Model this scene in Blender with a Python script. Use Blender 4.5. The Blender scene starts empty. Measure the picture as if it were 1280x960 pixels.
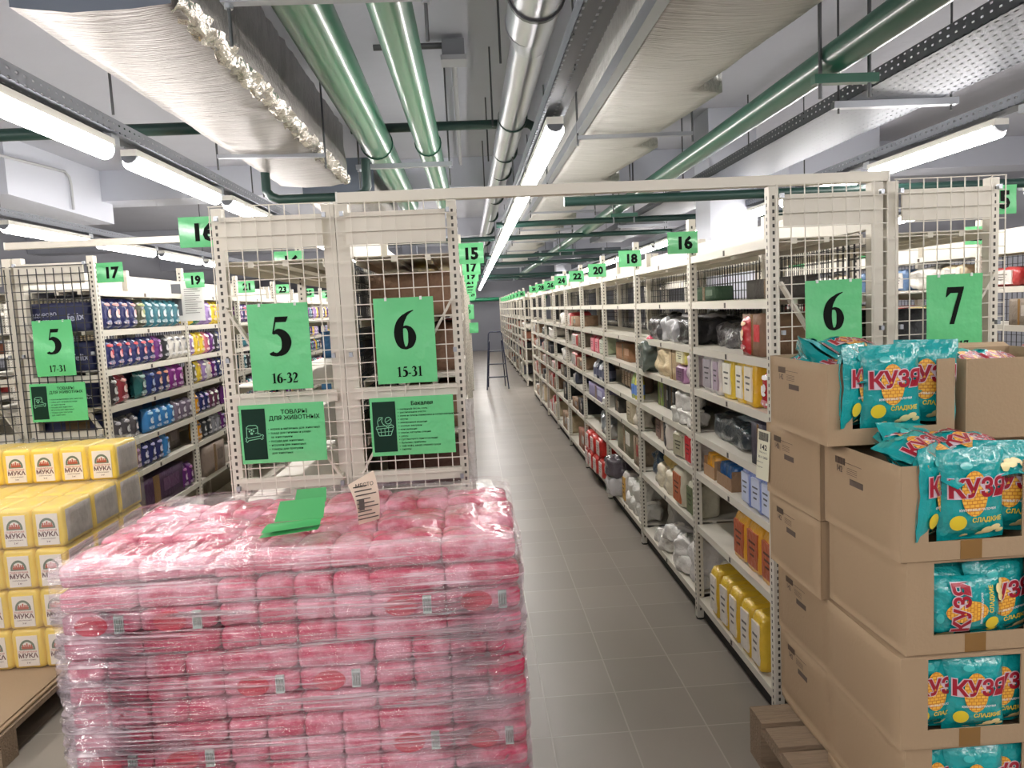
import bpy, bmesh, math, random
from mathutils import Vector, Matrix, noise
random.seed(7)
S = bpy.context.scene
COL = S.collection

# ------------------------------------------------------------------ camera, world, exposure
def cam_axes(pitch, roll, yaw):
    f = Vector((math.sin(yaw)*math.cos(pitch), math.cos(yaw)*math.cos(pitch), -math.sin(pitch)))
    r = Vector((math.cos(yaw), -math.sin(yaw), 0)); u = r.cross(f)
    cr, sr = math.cos(roll), math.sin(roll)
    return cr*r + sr*u, -sr*r + cr*u, f
cd = bpy.data.cameras.new('camera'); cam = bpy.data.objects.new('camera', cd); COL.objects.link(cam)
r_, u_, f_ = cam_axes(.100, -.048, .050)
M = Matrix((r_, u_, -f_)).transposed().to_4x4(); M.translation = Vector((0, 0, 1.635))
cam.matrix_world = M
cd.sensor_width = 36; cd.lens = 950/1280*36; cd.clip_start = .05; cd.clip_end = 100
S.camera = cam
W = bpy.data.worlds.new('world'); S.world = W; W.use_nodes = True
W.node_tree.nodes['Background'].inputs[0].default_value = (.80, .86, 1, 1)
W.node_tree.nodes['Background'].inputs[1].default_value = .25
S.view_settings.view_transform = 'Standard'; S.view_settings.look = 'None'
S.view_settings.gamma = 1; S.view_settings.use_curve_mapping = False
S.view_settings.exposure = .60
LAMP = 26.0          # strength of every lamp diffuser
S.cycles.max_bounces = 6; S.cycles.diffuse_bounces = 4; S.cycles.glossy_bounces = 3
S.cycles.transparent_max_bounces = 12; S.cycles.transmission_bounces = 3
S.cycles.caustics_reflective = False; S.cycles.caustics_refractive = False
S.cycles.use_denoising = True; S.cycles.sample_clamp_indirect = 4

# ------------------------------------------------------------------ helpers: materials
def lin(c):
    return tuple(((v/255)/12.92 if v/255 <= .04045 else ((v/255+.055)/1.055)**2.4) for v in c)+(1,)
_m = {}
def mat(name, c, rough=.6, metal=0, bump=0, bscale=30, alpha=1, spec=None, stretch=(1, 1, 1), var=0, vscale=6, emit=0, coat=0):
    if name in _m: return _m[name]
    m = bpy.data.materials.new(name); m.use_nodes = True; _m[name] = m
    n = m.node_tree.nodes; l = m.node_tree.links; b = n['Principled BSDF']
    col = lin(c)
    b.inputs['Base Color'].default_value = col; b.inputs['Roughness'].default_value = rough
    b.inputs['Metallic'].default_value = metal; b.inputs['Alpha'].default_value = alpha
    if coat: b.inputs['Coat Weight'].default_value = coat; b.inputs['Coat Roughness'].default_value = .12
    if spec is not None: b.inputs['Specular IOR Level'].default_value = spec
    if emit: b.inputs['Emission Color'].default_value = col; b.inputs['Emission Strength'].default_value = emit
    if bump or var:
        tc = n.new('ShaderNodeTexCoord'); mp = n.new('ShaderNodeMapping'); mp.inputs['Scale'].default_value = stretch
        l.new(tc.outputs['Object'], mp.inputs['Vector'])
        if bump:
            nz = n.new('ShaderNodeTexNoise'); nz.inputs['Scale'].default_value = bscale; nz.inputs['Detail'].default_value = 3
            l.new(mp.outputs[0], nz.inputs['Vector'])
            bp = n.new('ShaderNodeBump'); bp.inputs['Strength'].default_value = bump; bp.inputs['Distance'].default_value = .02
            l.new(nz.outputs['Fac'], bp.inputs['Height']); l.new(bp.outputs[0], b.inputs['Normal'])
        if var:
            nz = n.new('ShaderNodeTexNoise'); nz.inputs['Scale'].default_value = vscale; nz.inputs['Detail'].default_value = 4
            l.new(mp.outputs[0], nz.inputs['Vector'])
            mx = n.new('ShaderNodeMix'); mx.data_type = 'RGBA'
            mx.inputs[6].default_value = tuple(v*(1-var) for v in col[:3])+(1,)
            mx.inputs[7].default_value = tuple(min(1, v*(1+var)) for v in col[:3])+(1,)
            l.new(nz.outputs['Fac'], mx.inputs[0]); l.new(mx.outputs[2], b.inputs['Base Color'])
    return m
def nodes(m): return m.node_tree.nodes, m.node_tree.links, m.node_tree.nodes['Principled BSDF']

# ------------------------------------------------------------------ helpers: meshes
class MB:
    def __init__(s): s.v = []; s.f = []; s.m = []; s.sm = []
    def add(s, vs, fs, mi=0, smooth=False):
        o = len(s.v); s.v += [tuple(v) for v in vs]
        for f in fs: s.f.append([o+i for i in f]); s.m.append(mi); s.sm.append(smooth)
        return s
    def box(s, x0, x1, y0, y1, z0, z1, mi=0):
        if x0 > x1: x0, x1 = x1, x0
        if y0 > y1: y0, y1 = y1, y0
        return s.add([(x0,y0,z0),(x1,y0,z0),(x1,y1,z0),(x0,y1,z0),(x0,y0,z1),(x1,y0,z1),(x1,y1,z1),(x0,y1,z1)],
              [(0,3,2,1),(4,5,6,7),(0,1,5,4),(1,2,6,5),(2,3,7,6),(3,0,4,7)], mi)
    def bar(s, a, b, w, h=None, mi=0, up=(0, 0, 1)):
        h = h or w; a = Vector(a); b = Vector(b); d = (b-a).normalized(); up = Vector(up)
        if abs(d.dot(up)) > .98: up = Vector((0, 1, 0))
        x = d.cross(up).normalized()*w/2; y = x.cross(d).normalized()*h/2
        vs = [p+i*x+j*y for p in (a, b) for i, j in ((-1,-1),(1,-1),(1,1),(-1,1))]
        return s.add(vs, [(0,1,2,3),(7,6,5,4),(0,4,5,1),(1,5,6,2),(2,6,7,3),(3,7,4,0)], mi)
    def tube(s, pts, r, n=12, mi=0, caps=True, smooth=True):
        pts = [Vector(p) for p in pts]; rr = r if isinstance(r, (list, tuple)) else [r]*len(pts)
        rings = []; ref = None
        for i, p in enumerate(pts):
            d = ((pts[min(i+1, len(pts)-1)]-p)+(p-pts[max(i-1, 0)])).normalized()
            if ref is None: ref = Vector((0, 0, 1)) if abs(d.z) < .9 else Vector((0, 1, 0))
            x = d.cross(ref).normalized(); y = d.cross(x).normalized(); ref = -y if (-y).dot(ref) > 0 else y
            rings.append([p+rr[i]*(x*math.cos(t)+y*math.sin(t)) for t in [2*math.pi*k/n for k in range(n)]])
        vs = [v for R in rings for v in R]; fs = []
        for i in range(len(pts)-1):
            for k in range(n): fs.append((i*n+k, i*n+(k+1) % n, (i+1)*n+(k+1) % n, (i+1)*n+k))
        s.add(vs, fs, mi, smooth)
        if caps:
            s.add(rings[0], [tuple(range(n))], mi); s.add(rings[-1], [tuple(reversed(range(n)))], mi)
        return s
    def mesh(s, name, mats):
        me = bpy.data.meshes.new(name); me.from_pydata(s.v, [], s.f)
        for m in (mats if isinstance(mats, (list, tuple)) else [mats]): me.materials.append(m)
        me.polygons.foreach_set('material_index', s.m); me.polygons.foreach_set('use_smooth', s.sm)
        me.update(); return me
    def build(s, name, mats, parent=None, loc=(0, 0, 0), rot=(0, 0, 0)):
        return link(name, s.mesh(name, mats), parent, loc, rot)
def link(name, me, parent=None, loc=(0, 0, 0), rot=(0, 0, 0)):
    o = bpy.data.objects.new(name, me); COL.objects.link(o); o.location = loc; o.rotation_euler = rot
    if parent: o.parent = parent
    return o
LABELS = {}
def tag(o, label=None, cat=None, group=None, kind=None):
    if label:
        o['label'] = label; LABELS.setdefault(label, []).append(o.name)
    if cat: o['category'] = cat
    if group: o['group'] = group
    if kind: o['kind'] = kind
    return o
def thing(name, label, cat, loc=(0, 0, 0), rot=(0, 0, 0), group=None):
    o = link(name, None, None, loc, rot); o.empty_display_size = .1
    return tag(o, label, cat, group)
def struct(o): o['kind'] = 'structure'; return o
KIDS = {}
def copy_tree(root, loc, rot=(0, 0, 0), label=None, group=None, scale=None):
    kids = list(root.children)
    r = root.copy(); COL.objects.link(r); r.location = loc; r.rotation_euler = rot
    if scale: r.scale = scale
    if label: tag(r, label)
    if group: r['group'] = group
    for ch in kids:
        c = ch.copy(); COL.objects.link(c); c.parent = r
        for g in ch.children:
            d = g.copy(); COL.objects.link(d); d.parent = c
    return r
class Proto:
    """a builder run once; the first placement uses the thing itself, later ones copies"""
    def __init__(s, fn): s.fn = fn; s.o = None
    def put(s, loc, rot, label, group=None, scale=None):
        if s.o is None:
            s.o = s.fn(); o = s.o; o.location = loc; o.rotation_euler = rot
            if scale: o.scale = scale
            tag(o, label)
            if group: o['group'] = group
            return o
        return copy_tree(s.o, loc, rot, label, group, scale)
ORD = ['zeroth','first','second','third','fourth','fifth','sixth','seventh','eighth','ninth','tenth','eleventh','twelfth','thirteenth','fourteenth','fifteenth','sixteenth','seventeenth','eighteenth','nineteenth','twentieth']
def nth(i): return ORD[i] if i < len(ORD) else str(i)+'th'

def rbox_data(w, d, h, r, n=6, amp=0, seed=0, fx=None):
    """rounded, slightly lumpy box standing on z=0, n cells a side"""
    vs = {}; V = []; F = []
    def vid(i, j, k):
        key = (i, j, k)
        if key in vs: return vs[key]
        p = Vector((w*(i/n-.5), d*(j/n-.5), h*k/n))
        c = Vector((max(-w/2+r, min(w/2-r, p.x)), max(-d/2+r, min(d/2-r, p.y)), max(r, min(h-r, p.z))))
        q = p-c
        if q.length > 1e-9: p = c+q.normalized()*r*min(1, q.length/r*1.0 if False else 1)
        if amp: p += amp*noise.noise_vector(p*18+Vector((seed*7.1, seed*3.3, 0)))
        if fx: p = fx(p)
        p.z = max(p.z, 0.0); vs[key] = len(V); V.append(p); return vs[key]
    def g(t):   # push cell lines toward the edges so roundings get geometry
        return t
    for a in range(n):
        for b in range(n):
            F.append((vid(a,b,0), vid(a,b+1,0), vid(a+1,b+1,0), vid(a+1,b,0)))
            F.append((vid(a,b,n), vid(a+1,b,n), vid(a+1,b+1,n), vid(a,b+1,n)))
            F.append((vid(a,0,b), vid(a+1,0,b), vid(a+1,0,b+1), vid(a,0,b+1)))
            F.append((vid(a,n,b), vid(a,n,b+1), vid(a+1,n,b+1), vid(a+1,n,b)))
            F.append((vid(0,a,b), vid(0,a,b+1), vid(0,a+1,b+1), vid(0,a+1,b)))
            F.append((vid(n,a,b), vid(n,a+1,b), vid(n,a+1,b+1), vid(n,a,b+1)))
    return V, F
def rbox(mb, w, d, h, r, n=6, amp=0, seed=0, fx=None, mi=0):
    V, F = rbox_data(w, d, h, r, n, amp, seed, fx); return mb.add(V, F, mi, True)

def pil_t(u, v, d, p=2.6, q=4):
    """half thickness of a pillow pack at u,v in -1..1"""
    a = max(0, 1-abs(u)**p); b = max(0, 1-abs(v)**q)
    return d/2*(a**.55)*(b**.6)
def pillow(mb, w, h, d, nu=12, nv=14, wr=.004, seed=0, crimp=.06, mi=0, foot=False):
    """pillow or stand-up pack in the XZ plane, front toward -Y, standing on z=0"""
    def P(i, j, s):
        u = 2*i/nu-1; v = 2*j/nv-1
        vv = max(-1, min(1, v/(1-crimp*2)))
        t = pil_t(u, vv, d)
        if foot and v < 0: t = d/2*(max(0, 1-abs(u)**4)**.4)*(1-.15*abs(v))
        x = u*w/2*(1-.05*(1-abs(vv))**2*1.0); z = (v+1)/2*h
        k = wr*noise.noise(Vector((x*30+seed*5, z*22, s*3+seed)))*(1.3 if abs(vv) > .6 else .8)
        k += wr*.8*noise.noise(Vector((x*90+seed, z*14, s)))*max(0, abs(vv)-.5)*2
        y = s*(t+.0012)+k
        if abs(v) > 1-crimp*2+.001: y = s*.0012+.004*math.sin(x*120+seed)*0+wr*noise.noise(Vector((x*14+seed, v*3, 0)))*1.5
        return (x, y, z)
    for s in (-1, 1):
        V = [P(i, j, s) for j in range(nv+1) for i in range(nu+1)]; F = []
        for j in range(nv):
            for i in range(nu):
                a = j*(nu+1)+i; f = (a, a+1, a+nu+2, a+nu+1)
                F.append(f if s < 0 else tuple(reversed(f)))
        mb.add(V, F, mi, True)
    return mb

# ------------------------------------------------------------------ helpers: writing
_fc = {}
def text_mb(s, size, bold=0.0, align='CENTER', spacing=1.0, sx=1.0):
    """letters of the built-in font as flat faces in XZ facing -Y, baseline at z=0"""
    key = (s, round(size, 4), bold, align, spacing, sx)
    if key in _fc: return _fc[key]
    cu = bpy.data.curves.new('t', 'FONT'); cu.body = s; cu.size = size; cu.align_x = align
    cu.offset = bold*size; cu.space_character = spacing; cu.resolution_u = 2
    o = bpy.data.objects.new('t', cu); COL.objects.link(o)
    dg = bpy.context.evaluated_depsgraph_get(); me = bpy.data.meshes.new_from_object(o.evaluated_get(dg))
    V = [(v.co.x*sx, 0, v.co.y) for v in me.vertices]; F = [tuple(p.vertices) for p in me.polygons]
    bpy.data.objects.remove(o); bpy.data.curves.remove(cu); bpy.data.meshes.remove(me)
    _fc[key] = (V, F); return V, F
def put_text(mb, s, size, x, z, y=0, bold=0.0, align='CENTER', mi=0, rot=0, sx=1.0, conf=None):
    V, F = text_mb(s, size, bold, align, 1.0, sx); c, sn = math.cos(rot), math.sin(rot)
    W2 = []
    for v in V:
        px = x+v[0]*c-v[2]*sn; pz = z+v[0]*sn+v[2]*c
        W2.append((px, (conf(px, pz) if conf else 0)+y, pz))
    return mb.add(W2, F, mi)
def catmull(P, n=6):
    out = []
    for i in range(len(P)-1):
        p0 = P[max(i-1, 0)]; p1 = P[i]; p2 = P[i+1]; p3 = P[min(i+2, len(P)-1)]
        for k in range(n):
            t = k/n
            out.append(tuple(.5*((2*b)+(-a+c)*t+(2*a-5*b+4*c-d)*t*t+(-a+3*b-3*c+d)*t**3) for a, b, c, d in zip(p0, p1, p2, p3)))
    out.append(P[-1]); return out
GL = {
 '5': [('r', [(.12,.56,.05),(.26,.60,.13),(.40,.50,.18),(.45,.32,.20),(.38,.12,.15),(.22,.03,.09),(.09,.05,.10),(.06,.09,.10)]), ('p', [(.10,.54),(.20,.98),(.53,.98),(.47,.84),(.21,.84),(.15,.60)])],
 '6': [('r', [(.52,.985,.02),(.34,.89,.08),(.17,.68,.16),(.115,.40,.19),(.16,.14,.15),(.28,.03,.07),(.41,.12,.13),(.455,.31,.17),(.41,.49,.12),(.30,.57,.07),(.17,.52,.03)])],
 '7': [('p', [(.04,.72),(.08,.98),(.53,.98),(.53,.93),(.27,0),(.14,0),(.38,.82),(.17,.82),(.07,.72)])],
 '1': [('p', [(.20,.08),(.10,.03),(.10,0),(.46,0),(.46,.03),(.37,.08),(.37,.98),(.33,.98),(.07,.86),(.08,.83),(.20,.86)])],
 '2': [('r', [(.07,.72,.04),(.14,.87,.10),(.27,.92,.12),(.40,.80,.16),(.39,.62,.15),(.26,.38,.10),(.10,.14,.06)]), ('p', [(.04,.10),(.04,0),(.45,0),(.52,.24),(.48,.24),(.42,.14),(.12,.14)])],
 '3': [('r', [(.08,.78,.04),(.17,.90,.09),(.30,.93,.12),(.40,.80,.16),(.34,.62,.11),(.20,.53,.04)]), ('r', [(.20,.54,.05),(.36,.50,.12),(.44,.32,.18),(.38,.12,.15),(.22,.03,.09),(.10,.05,.10),(.06,.09,.09)])],
 '-': [('p', [(.04,.26),(.30,.26),(.30,.37),(.04,.37)])]}
GW = {'1': .52, '-': .34}
def serif(mb, s, size, x, z, y=0, mi=0, fat=1.22):
    tot = sum(GW.get(c, .56) for c in s)*size; cx = x-tot/2
    for c in s:
        for k, P in GL[c]:
            if k == 'p': mb.add([(cx+a*size, y, z+b*size) for a, b in P], [tuple(range(len(P)))], mi)
            else:
                C = catmull(P); V = []
                for i, (a, b, w) in enumerate(C):
                    w = w*fat if w > .1 else w*1.05
                    a0, b0, _ = C[max(i-1, 0)]; a1, b1, _ = C[min(i+1, len(C)-1)]
                    dx, dz = a1-a0, b1-b0; L = math.hypot(dx, dz) or 1
                    V += [(cx+(a-dz/L*w/2)*size, y, z+(b+dx/L*w/2)*size), (cx+(a+dz/L*w/2)*size, y, z+(b-dx/L*w/2)*size)]
                mb.add(V, [(2*i, 2*i+1, 2*i+3, 2*i+2) for i in range(len(C)-1)], mi)
        cx += GW.get(c, .56)*size
    return mb
def outline(mb, P, w, y=0, mi=0, closed=False):
    P = list(P)+([P[0]] if closed else [])
    for a, b in zip(P, P[1:]): mb.bar((a[0], y, a[1]), (b[0], y, b[1]), w, .0008, mi, up=(0, 1, 0))
    return mb
def disc(mb, x, z, rx, rz, y=0, n=24, mi=0, a0=0, a1=360, conf=None, inner=0):
    an = [math.radians(a0+(a1-a0)*k/n) for k in range(n+1)]
    if inner:
        V = [(x+f*rx*math.cos(t), y, z+f*rz*math.sin(t)) for t in an for f in (inner, 1)]
        return mb.add(V, [(2*k, 2*k+1, 2*k+3, 2*k+2) for k in range(n)], mi)
    rings = 4; V = []
    for q in range(rings+1):
        for t in an:
            px, pz = x+rx*q/rings*math.cos(t), z+rz*q/rings*math.sin(t)
            V.append((px, (conf(px, pz) if conf else 0)+y, pz))
    N = n+1
    return mb.add(V, [(q*N+k, (q+1)*N+k, (q+1)*N+k+1, q*N+k+1) for q in range(rings) for k in range(n)], mi)
# ------------------------------------------------------------------ materials
CREAM = mat('shelf_cream', (214, 209, 196), .45)
WHITEM = mat('white_paint', (222, 221, 214), .4)
DARKWIRE = mat('dark_wire', (46, 46, 46), .5)
GREENS = mat('sign_green', (100, 198, 130), .30, coat=.9, bump=.35, bscale=14)
BLACKP = mat('print_black', (6, 12, 8), .7, spec=.15)
DKGREEN = mat('placard_dark_green', (14, 46, 34), .6, spec=.2)
PALEG = mat('icon_pale_green', (120, 190, 150), .5)
CONC = mat('ceiling_concrete', (184, 187, 196), .85, bump=.25, bscale=6, var=.08, vscale=1.2)
BEAMW = mat('beam_paint', (206, 210, 220), .8, var=.03, vscale=1)
WALLM = mat('wall_paint', (150, 152, 160), .8, var=.03, vscale=1)
GALV = mat('galvanised', (168, 172, 178), .42, metal=.85, var=.08, vscale=5)
STEELP = mat('spiral_pipe_steel', (190, 192, 198), .28, metal=.95, var=.12, vscale=3, stretch=(1, .25, 1))
GPIPE = mat('green_pipe_light', (52, 122, 92), .30, var=.10, vscale=3, coat=.5)
GPIPED = mat('green_pipe_dark', (30, 84, 66), .35, coat=.4)
DKPIPE = mat('dark_green_pipe', (28, 58, 52), .4)
RODM = mat('hanger_rod', (96, 98, 100), .45, metal=.7)
DUCTSHADE = mat('duct_end_shade', (90, 98, 110), .6)  # duct end faces: shade of a face turned from the lamps, put into colour
CARD = mat('cardboard', (164, 140, 111), .85, bump=.08, bscale=90, var=.04, vscale=4)
CARDD = mat('cardboard_inner', (128, 100, 78), .9, var=.05)
TAPE = mat('packing_tape', (150, 112, 62), .25, alpha=.75)
WOOD = mat('pallet_wood', (146, 126, 104), .85, bump=.5, bscale=14, var=.28, vscale=9, stretch=(1, 8, 8))
RUB = mat('dark_recess', (34, 32, 30), .8)
NAVY = mat('display_navy', (40, 46, 84), .5)
WHITE = mat('print_white', (232, 232, 232), .5)
PAPER = mat('paper_white', (226, 226, 222), .6)
INK = mat('ink_grey', (84, 78, 72), .7)

# floor: 0.3 m tiles with fine pale joints
FLM = mat('floor_tile', (108, 106, 102), .34); n, l, b = nodes(FLM)
tc = n.new('ShaderNodeTexCoord'); mp = n.new('ShaderNodeMapping'); mp.inputs['Location'].default_value = (.076, -.04, 0)
l.new(tc.outputs['Object'], mp.inputs['Vector'])
br = n.new('ShaderNodeTexBrick'); br.offset = 0; br.squash = 1
br.inputs['Scale'].default_value = 1; br.inputs['Brick Width'].default_value = .3; br.inputs['Row Height'].default_value = .3
br.inputs['Mortar Size'].default_value = .0032; br.inputs['Mortar Smooth'].default_value = .2
br.inputs['Color1'].default_value = lin((150, 142, 132)); br.inputs['Color2'].default_value = lin((141, 134, 124)); br.inputs['Mortar'].default_value = lin((166, 158, 147))
l.new(mp.outputs[0], br.inputs['Vector'])
nz = n.new('ShaderNodeTexNoise'); nz.inputs['Scale'].default_value = 2.2; nz.inputs['Detail'].default_value = 6; l.new(mp.outputs[0], nz.inputs['Vector'])
mx = n.new('ShaderNodeMix'); mx.data_type = 'RGBA'; mx.blend_type = 'MULTIPLY'; mx.inputs[0].default_value = .22
l.new(br.outputs['Color'], mx.inputs[6]); l.new(nz.outputs['Fac'], mx.inputs[7]); l.new(mx.outputs[2], b.inputs['Base Color'])
rr = n.new('ShaderNodeMapRange'); rr.inputs[3].default_value = .26; rr.inputs[4].default_value = .46; l.new(nz.outputs['Fac'], rr.inputs[0]); l.new(rr.outputs[0], b.inputs['Roughness'])
bp = n.new('ShaderNodeBump'); bp.inputs['Strength'].default_value = .25; bp.inputs['Distance'].default_value = .002; bp.invert = True
l.new(br.outputs['Fac'], bp.inputs['Height']); l.new(bp.outputs[0], b.inputs['Normal'])

# perforated steel: slots and holes cut through with alpha (procedural, in object space)
def perf(name, c, sx, sy, fx, fy, ax='xy', metal=.8, rough=.4, alpha0=0.0):
    m = mat(name, c, rough, metal=metal); n, l, b = nodes(m)
    tc = n.new('ShaderNodeTexCoord'); sp = n.new('ShaderNodeSeparateXYZ'); l.new(tc.outputs['Object'], sp.inputs[0])
    def band(out, s, f):
        a = n.new('ShaderNodeMath'); a.operation = 'DIVIDE'; a.inputs[1].default_value = s; l.new(out, a.inputs[0])
        fr = n.new('ShaderNodeMath'); fr.operation = 'FRACT'; l.new(a.outputs[0], fr.inputs[0])
        lt = n.new('ShaderNodeMath'); lt.operation = 'LESS_THAN'; lt.inputs[1].default_value = f; l.new(fr.outputs[0], lt.inputs[0]); return lt.outputs[0]
    o = {'x': sp.outputs[0], 'y': sp.outputs[1], 'z': sp.outputs[2]}
    A = band(o[ax[0]], sx, fx); B = band(o[ax[1]], sy, fy)
    mu = n.new('ShaderNodeMath'); mu.operation = 'MULTIPLY'; l.new(A, mu.inputs[0]); l.new(B, mu.inputs[1])
    iv = n.new('ShaderNodeMath'); iv.operation = 'SUBTRACT'; iv.inputs[0].default_value = 1; l.new(mu.outputs[0], iv.inputs[1])
    l.new(iv.outputs[0], b.inputs['Alpha']); return m
TRAYB = perf('cable_tray_bottom', (112, 116, 124), .05, .05, .22, .55, 'xy', rough=.5)
TRAYS = perf('cable_tray_side', (138, 142, 150), .03, .05, .30, .40, 'zy', rough=.5)
POSTP = mat('upright_slotted', (214, 209, 196), .45); n, l, b = nodes(POSTP)
tc = n.new('ShaderNodeTexCoord'); sp = n.new('ShaderNodeSeparateXYZ'); l.new(tc.outputs['Object'], sp.inputs[0])
a = n.new('ShaderNodeMath'); a.operation = 'DIVIDE'; a.inputs[1].default_value = .025; l.new(sp.outputs[2], a.inputs[0])
fr = n.new('ShaderNodeMath'); fr.operation = 'FRACT'; l.new(a.outputs[0], fr.inputs[0])
lt = n.new('ShaderNodeMath'); lt.operation = 'LESS_THAN'; lt.inputs[1].default_value = .5; l.new(fr.outputs[0], lt.inputs[0])
mx = n.new('ShaderNodeMix'); mx.data_type = 'RGBA'; mx.inputs[6].default_value = lin((214, 209, 196)); mx.inputs[7].default_value = lin((60, 56, 50))
l.new(lt.outputs[0], mx.inputs[0]); l.new(mx.outputs[2], b.inputs['Base Color'])

# foil duct wrap
FOIL = mat('duct_foil', (158, 154, 150), .36, metal=.6, bump=.9, bscale=13, stretch=(.5, 9, 3), var=.30, vscale=5)
FOILC = mat('crumpled_foil', (205, 200, 192), .25, metal=.9, bump=1.0, bscale=26, var=.1)
FOAM = mat('quilted_insulation', (200, 200, 196), .45, metal=.3, bump=1.0, bscale=9, stretch=(.5, 9, 3), var=.22, vscale=6)

# ------------------------------------------------------------------ room shell
XL_, XR_, Y0_, Y1_, ZC = -8.0, 9.0, -2.6, 30.0, 3.35
struct(MB().box(XL_, XR_, Y0_, Y1_, -.1, 0).build('floor', FLM))
struct(MB().box(XL_, XR_, Y0_, Y1_, ZC, ZC+.15).build('ceiling', CONC))
struct(MB().box(XL_-.15, XL_, Y0_, Y1_, 0, ZC).build('wall_left', WALLM))
struct(MB().box(XR_, XR_+.15, Y0_, Y1_, 0, ZC).build('wall_right', WALLM))
struct(MB().box(XL_, XR_, Y1_, Y1_+.15, 0, ZC).build('wall_back', WALLM))
struct(MB().box(XL_, XR_, Y0_-.15, Y0_, 0, ZC).build('wall_front', WALLM))
def sbox(name, m, *a): return struct(MB().box(*a).build(name, m))
for i, y in enumerate((8.8, 14.5, 20.5, 26)):
    sbox('ceiling_beam', CONC if i else BEAMW, XL_, XR_, y, y+.5, 3.02, ZC)
# white painted downstand beams upper left, light column to the right
mb = MB(); mb.add([(-4.0,7.05,2.84),(-4.0,9.05,2.80),(-5.2,9.05,2.80),(-5.2,7.05,2.84),(-4.0,7.05,ZC),(-4.0,9.05,ZC),(-5.2,9.05,ZC),(-5.2,7.05,ZC)], [(0,1,2,3),(7,6,5,4),(0,4,5,1),(1,5,6,2),(2,6,7,3),(3,7,4,0)])
struct(mb.build('ceiling_beam', BEAMW))
sbox('ceiling_beam', BEAMW, -6.5, -4.0, 3.2, 3.9, 2.9, ZC)
sbox('column', BEAMW, 2.25, 2.69, 7.0, 7.45, 0, ZC)
sbox('ceiling_beam', BEAMW, 3.42, 4.4, 8.0, 8.6, 2.86, ZC)
sbox('column', BEAMW, 2.3, 2.7, 20.0, 20.4, 0, ZC)
sbox('column', BEAMW, -1.7, -1.3, 20.0, 20.4, 0, ZC)

# ------------------------------------------------------------------ lamps
TUBE = mat('lamp_diffuser', (255, 249, 245), .3, emit=LAMP)
def make_lamp():
    t = thing('ceiling_lamp', '', 'lamp')
    MB().box(-.036, .036, -.60, .60, .018, .048).build('housing', WHITEM, t)
    tb = MB(); N = 12; R = .041
    prof = [(R*math.cos(math.radians(148+244*k/N)), R*math.sin(math.radians(148+244*k/N))-.002) for k in range(N+1)]
    V = [(x, y, z) for y in (-.575, .575) for x, z in prof]
    F = [(k, k+1, N+2+k, N+1+k) for k in range(N)]+[tuple(range(N+1)), tuple(reversed(range(N+1, 2*N+2)))]
    tb.add(V, F).build('diffuser', TUBE, t)
    for s in (-1, 1):
        e = MB(); e.tube([(0, s*.570, .008), (0, s*.600, .018)], .036, 12); e.build('end_cap', GALV, t)
    c = MB(); c.box(-.03, .03, .585, .66, .03, .12).build('mounting_clip', GALV, t)
    return t
LampP = Proto(make_lamp)
rows = [(-1.52, 'of the left aisle', 3.65-1.41*4+.6, 21),
        (.405, 'of the middle aisle', 3.93, 20),
        (2.63, 'of the right aisle', 4.27-1.41*4, 20),
        (-3.33, 'of the far left aisle', 3.55-1.41*3, 18),
        (4.75, 'of the far right aisle', 4.3-1.41*3, 18)]
for x, w, y0, cnt in rows:
    step = 1.30 if x == .405 else 1.41
    for k in range(cnt):
        y = y0+k*step
        if y > 29: break
        LampP.put((x, y, 2.39), (0, 0, 0), f'tube lamp {w}, {nth(k+1)} from the near end', 'tube lamps '+w)
for j, yy in enumerate((-1.3,)):      # unseen cross row behind the camera, added to brighten the front faces
    for i in range(7): LampP.put((-4.3+i*1.41, yy, 2.72), (0, 0, math.pi/2), f'added fill lamp in the cross row behind the camera, {nth(i+1)} from the left', 'added cross row lamps')
for x, w, y0, cnt in rows:
    for a0, b0 in ((-2.4, 29.5),):
        t = thing('cable_tray', f'perforated steel tray carrying the tube lamps {w}', 'cable tray', (x+.0, 0, 2.46))
        m = MB(); m.box(-.05, .05, a0, b0, 0, .003); m.build('tray_base', TRAYB, t)
        for s in (-1, 1): MB().box(s*.05, s*.05+.003, a0, b0, 0, .055).build('tray_side', TRAYS, t)
        for k in range(7):
            yy = 1.6+k*4.2; MB().tube([(-.03, yy, .0), (-.03, yy, ZC-2.46)], .005, 6).build('hanger_rod', RODM, t)

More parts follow.
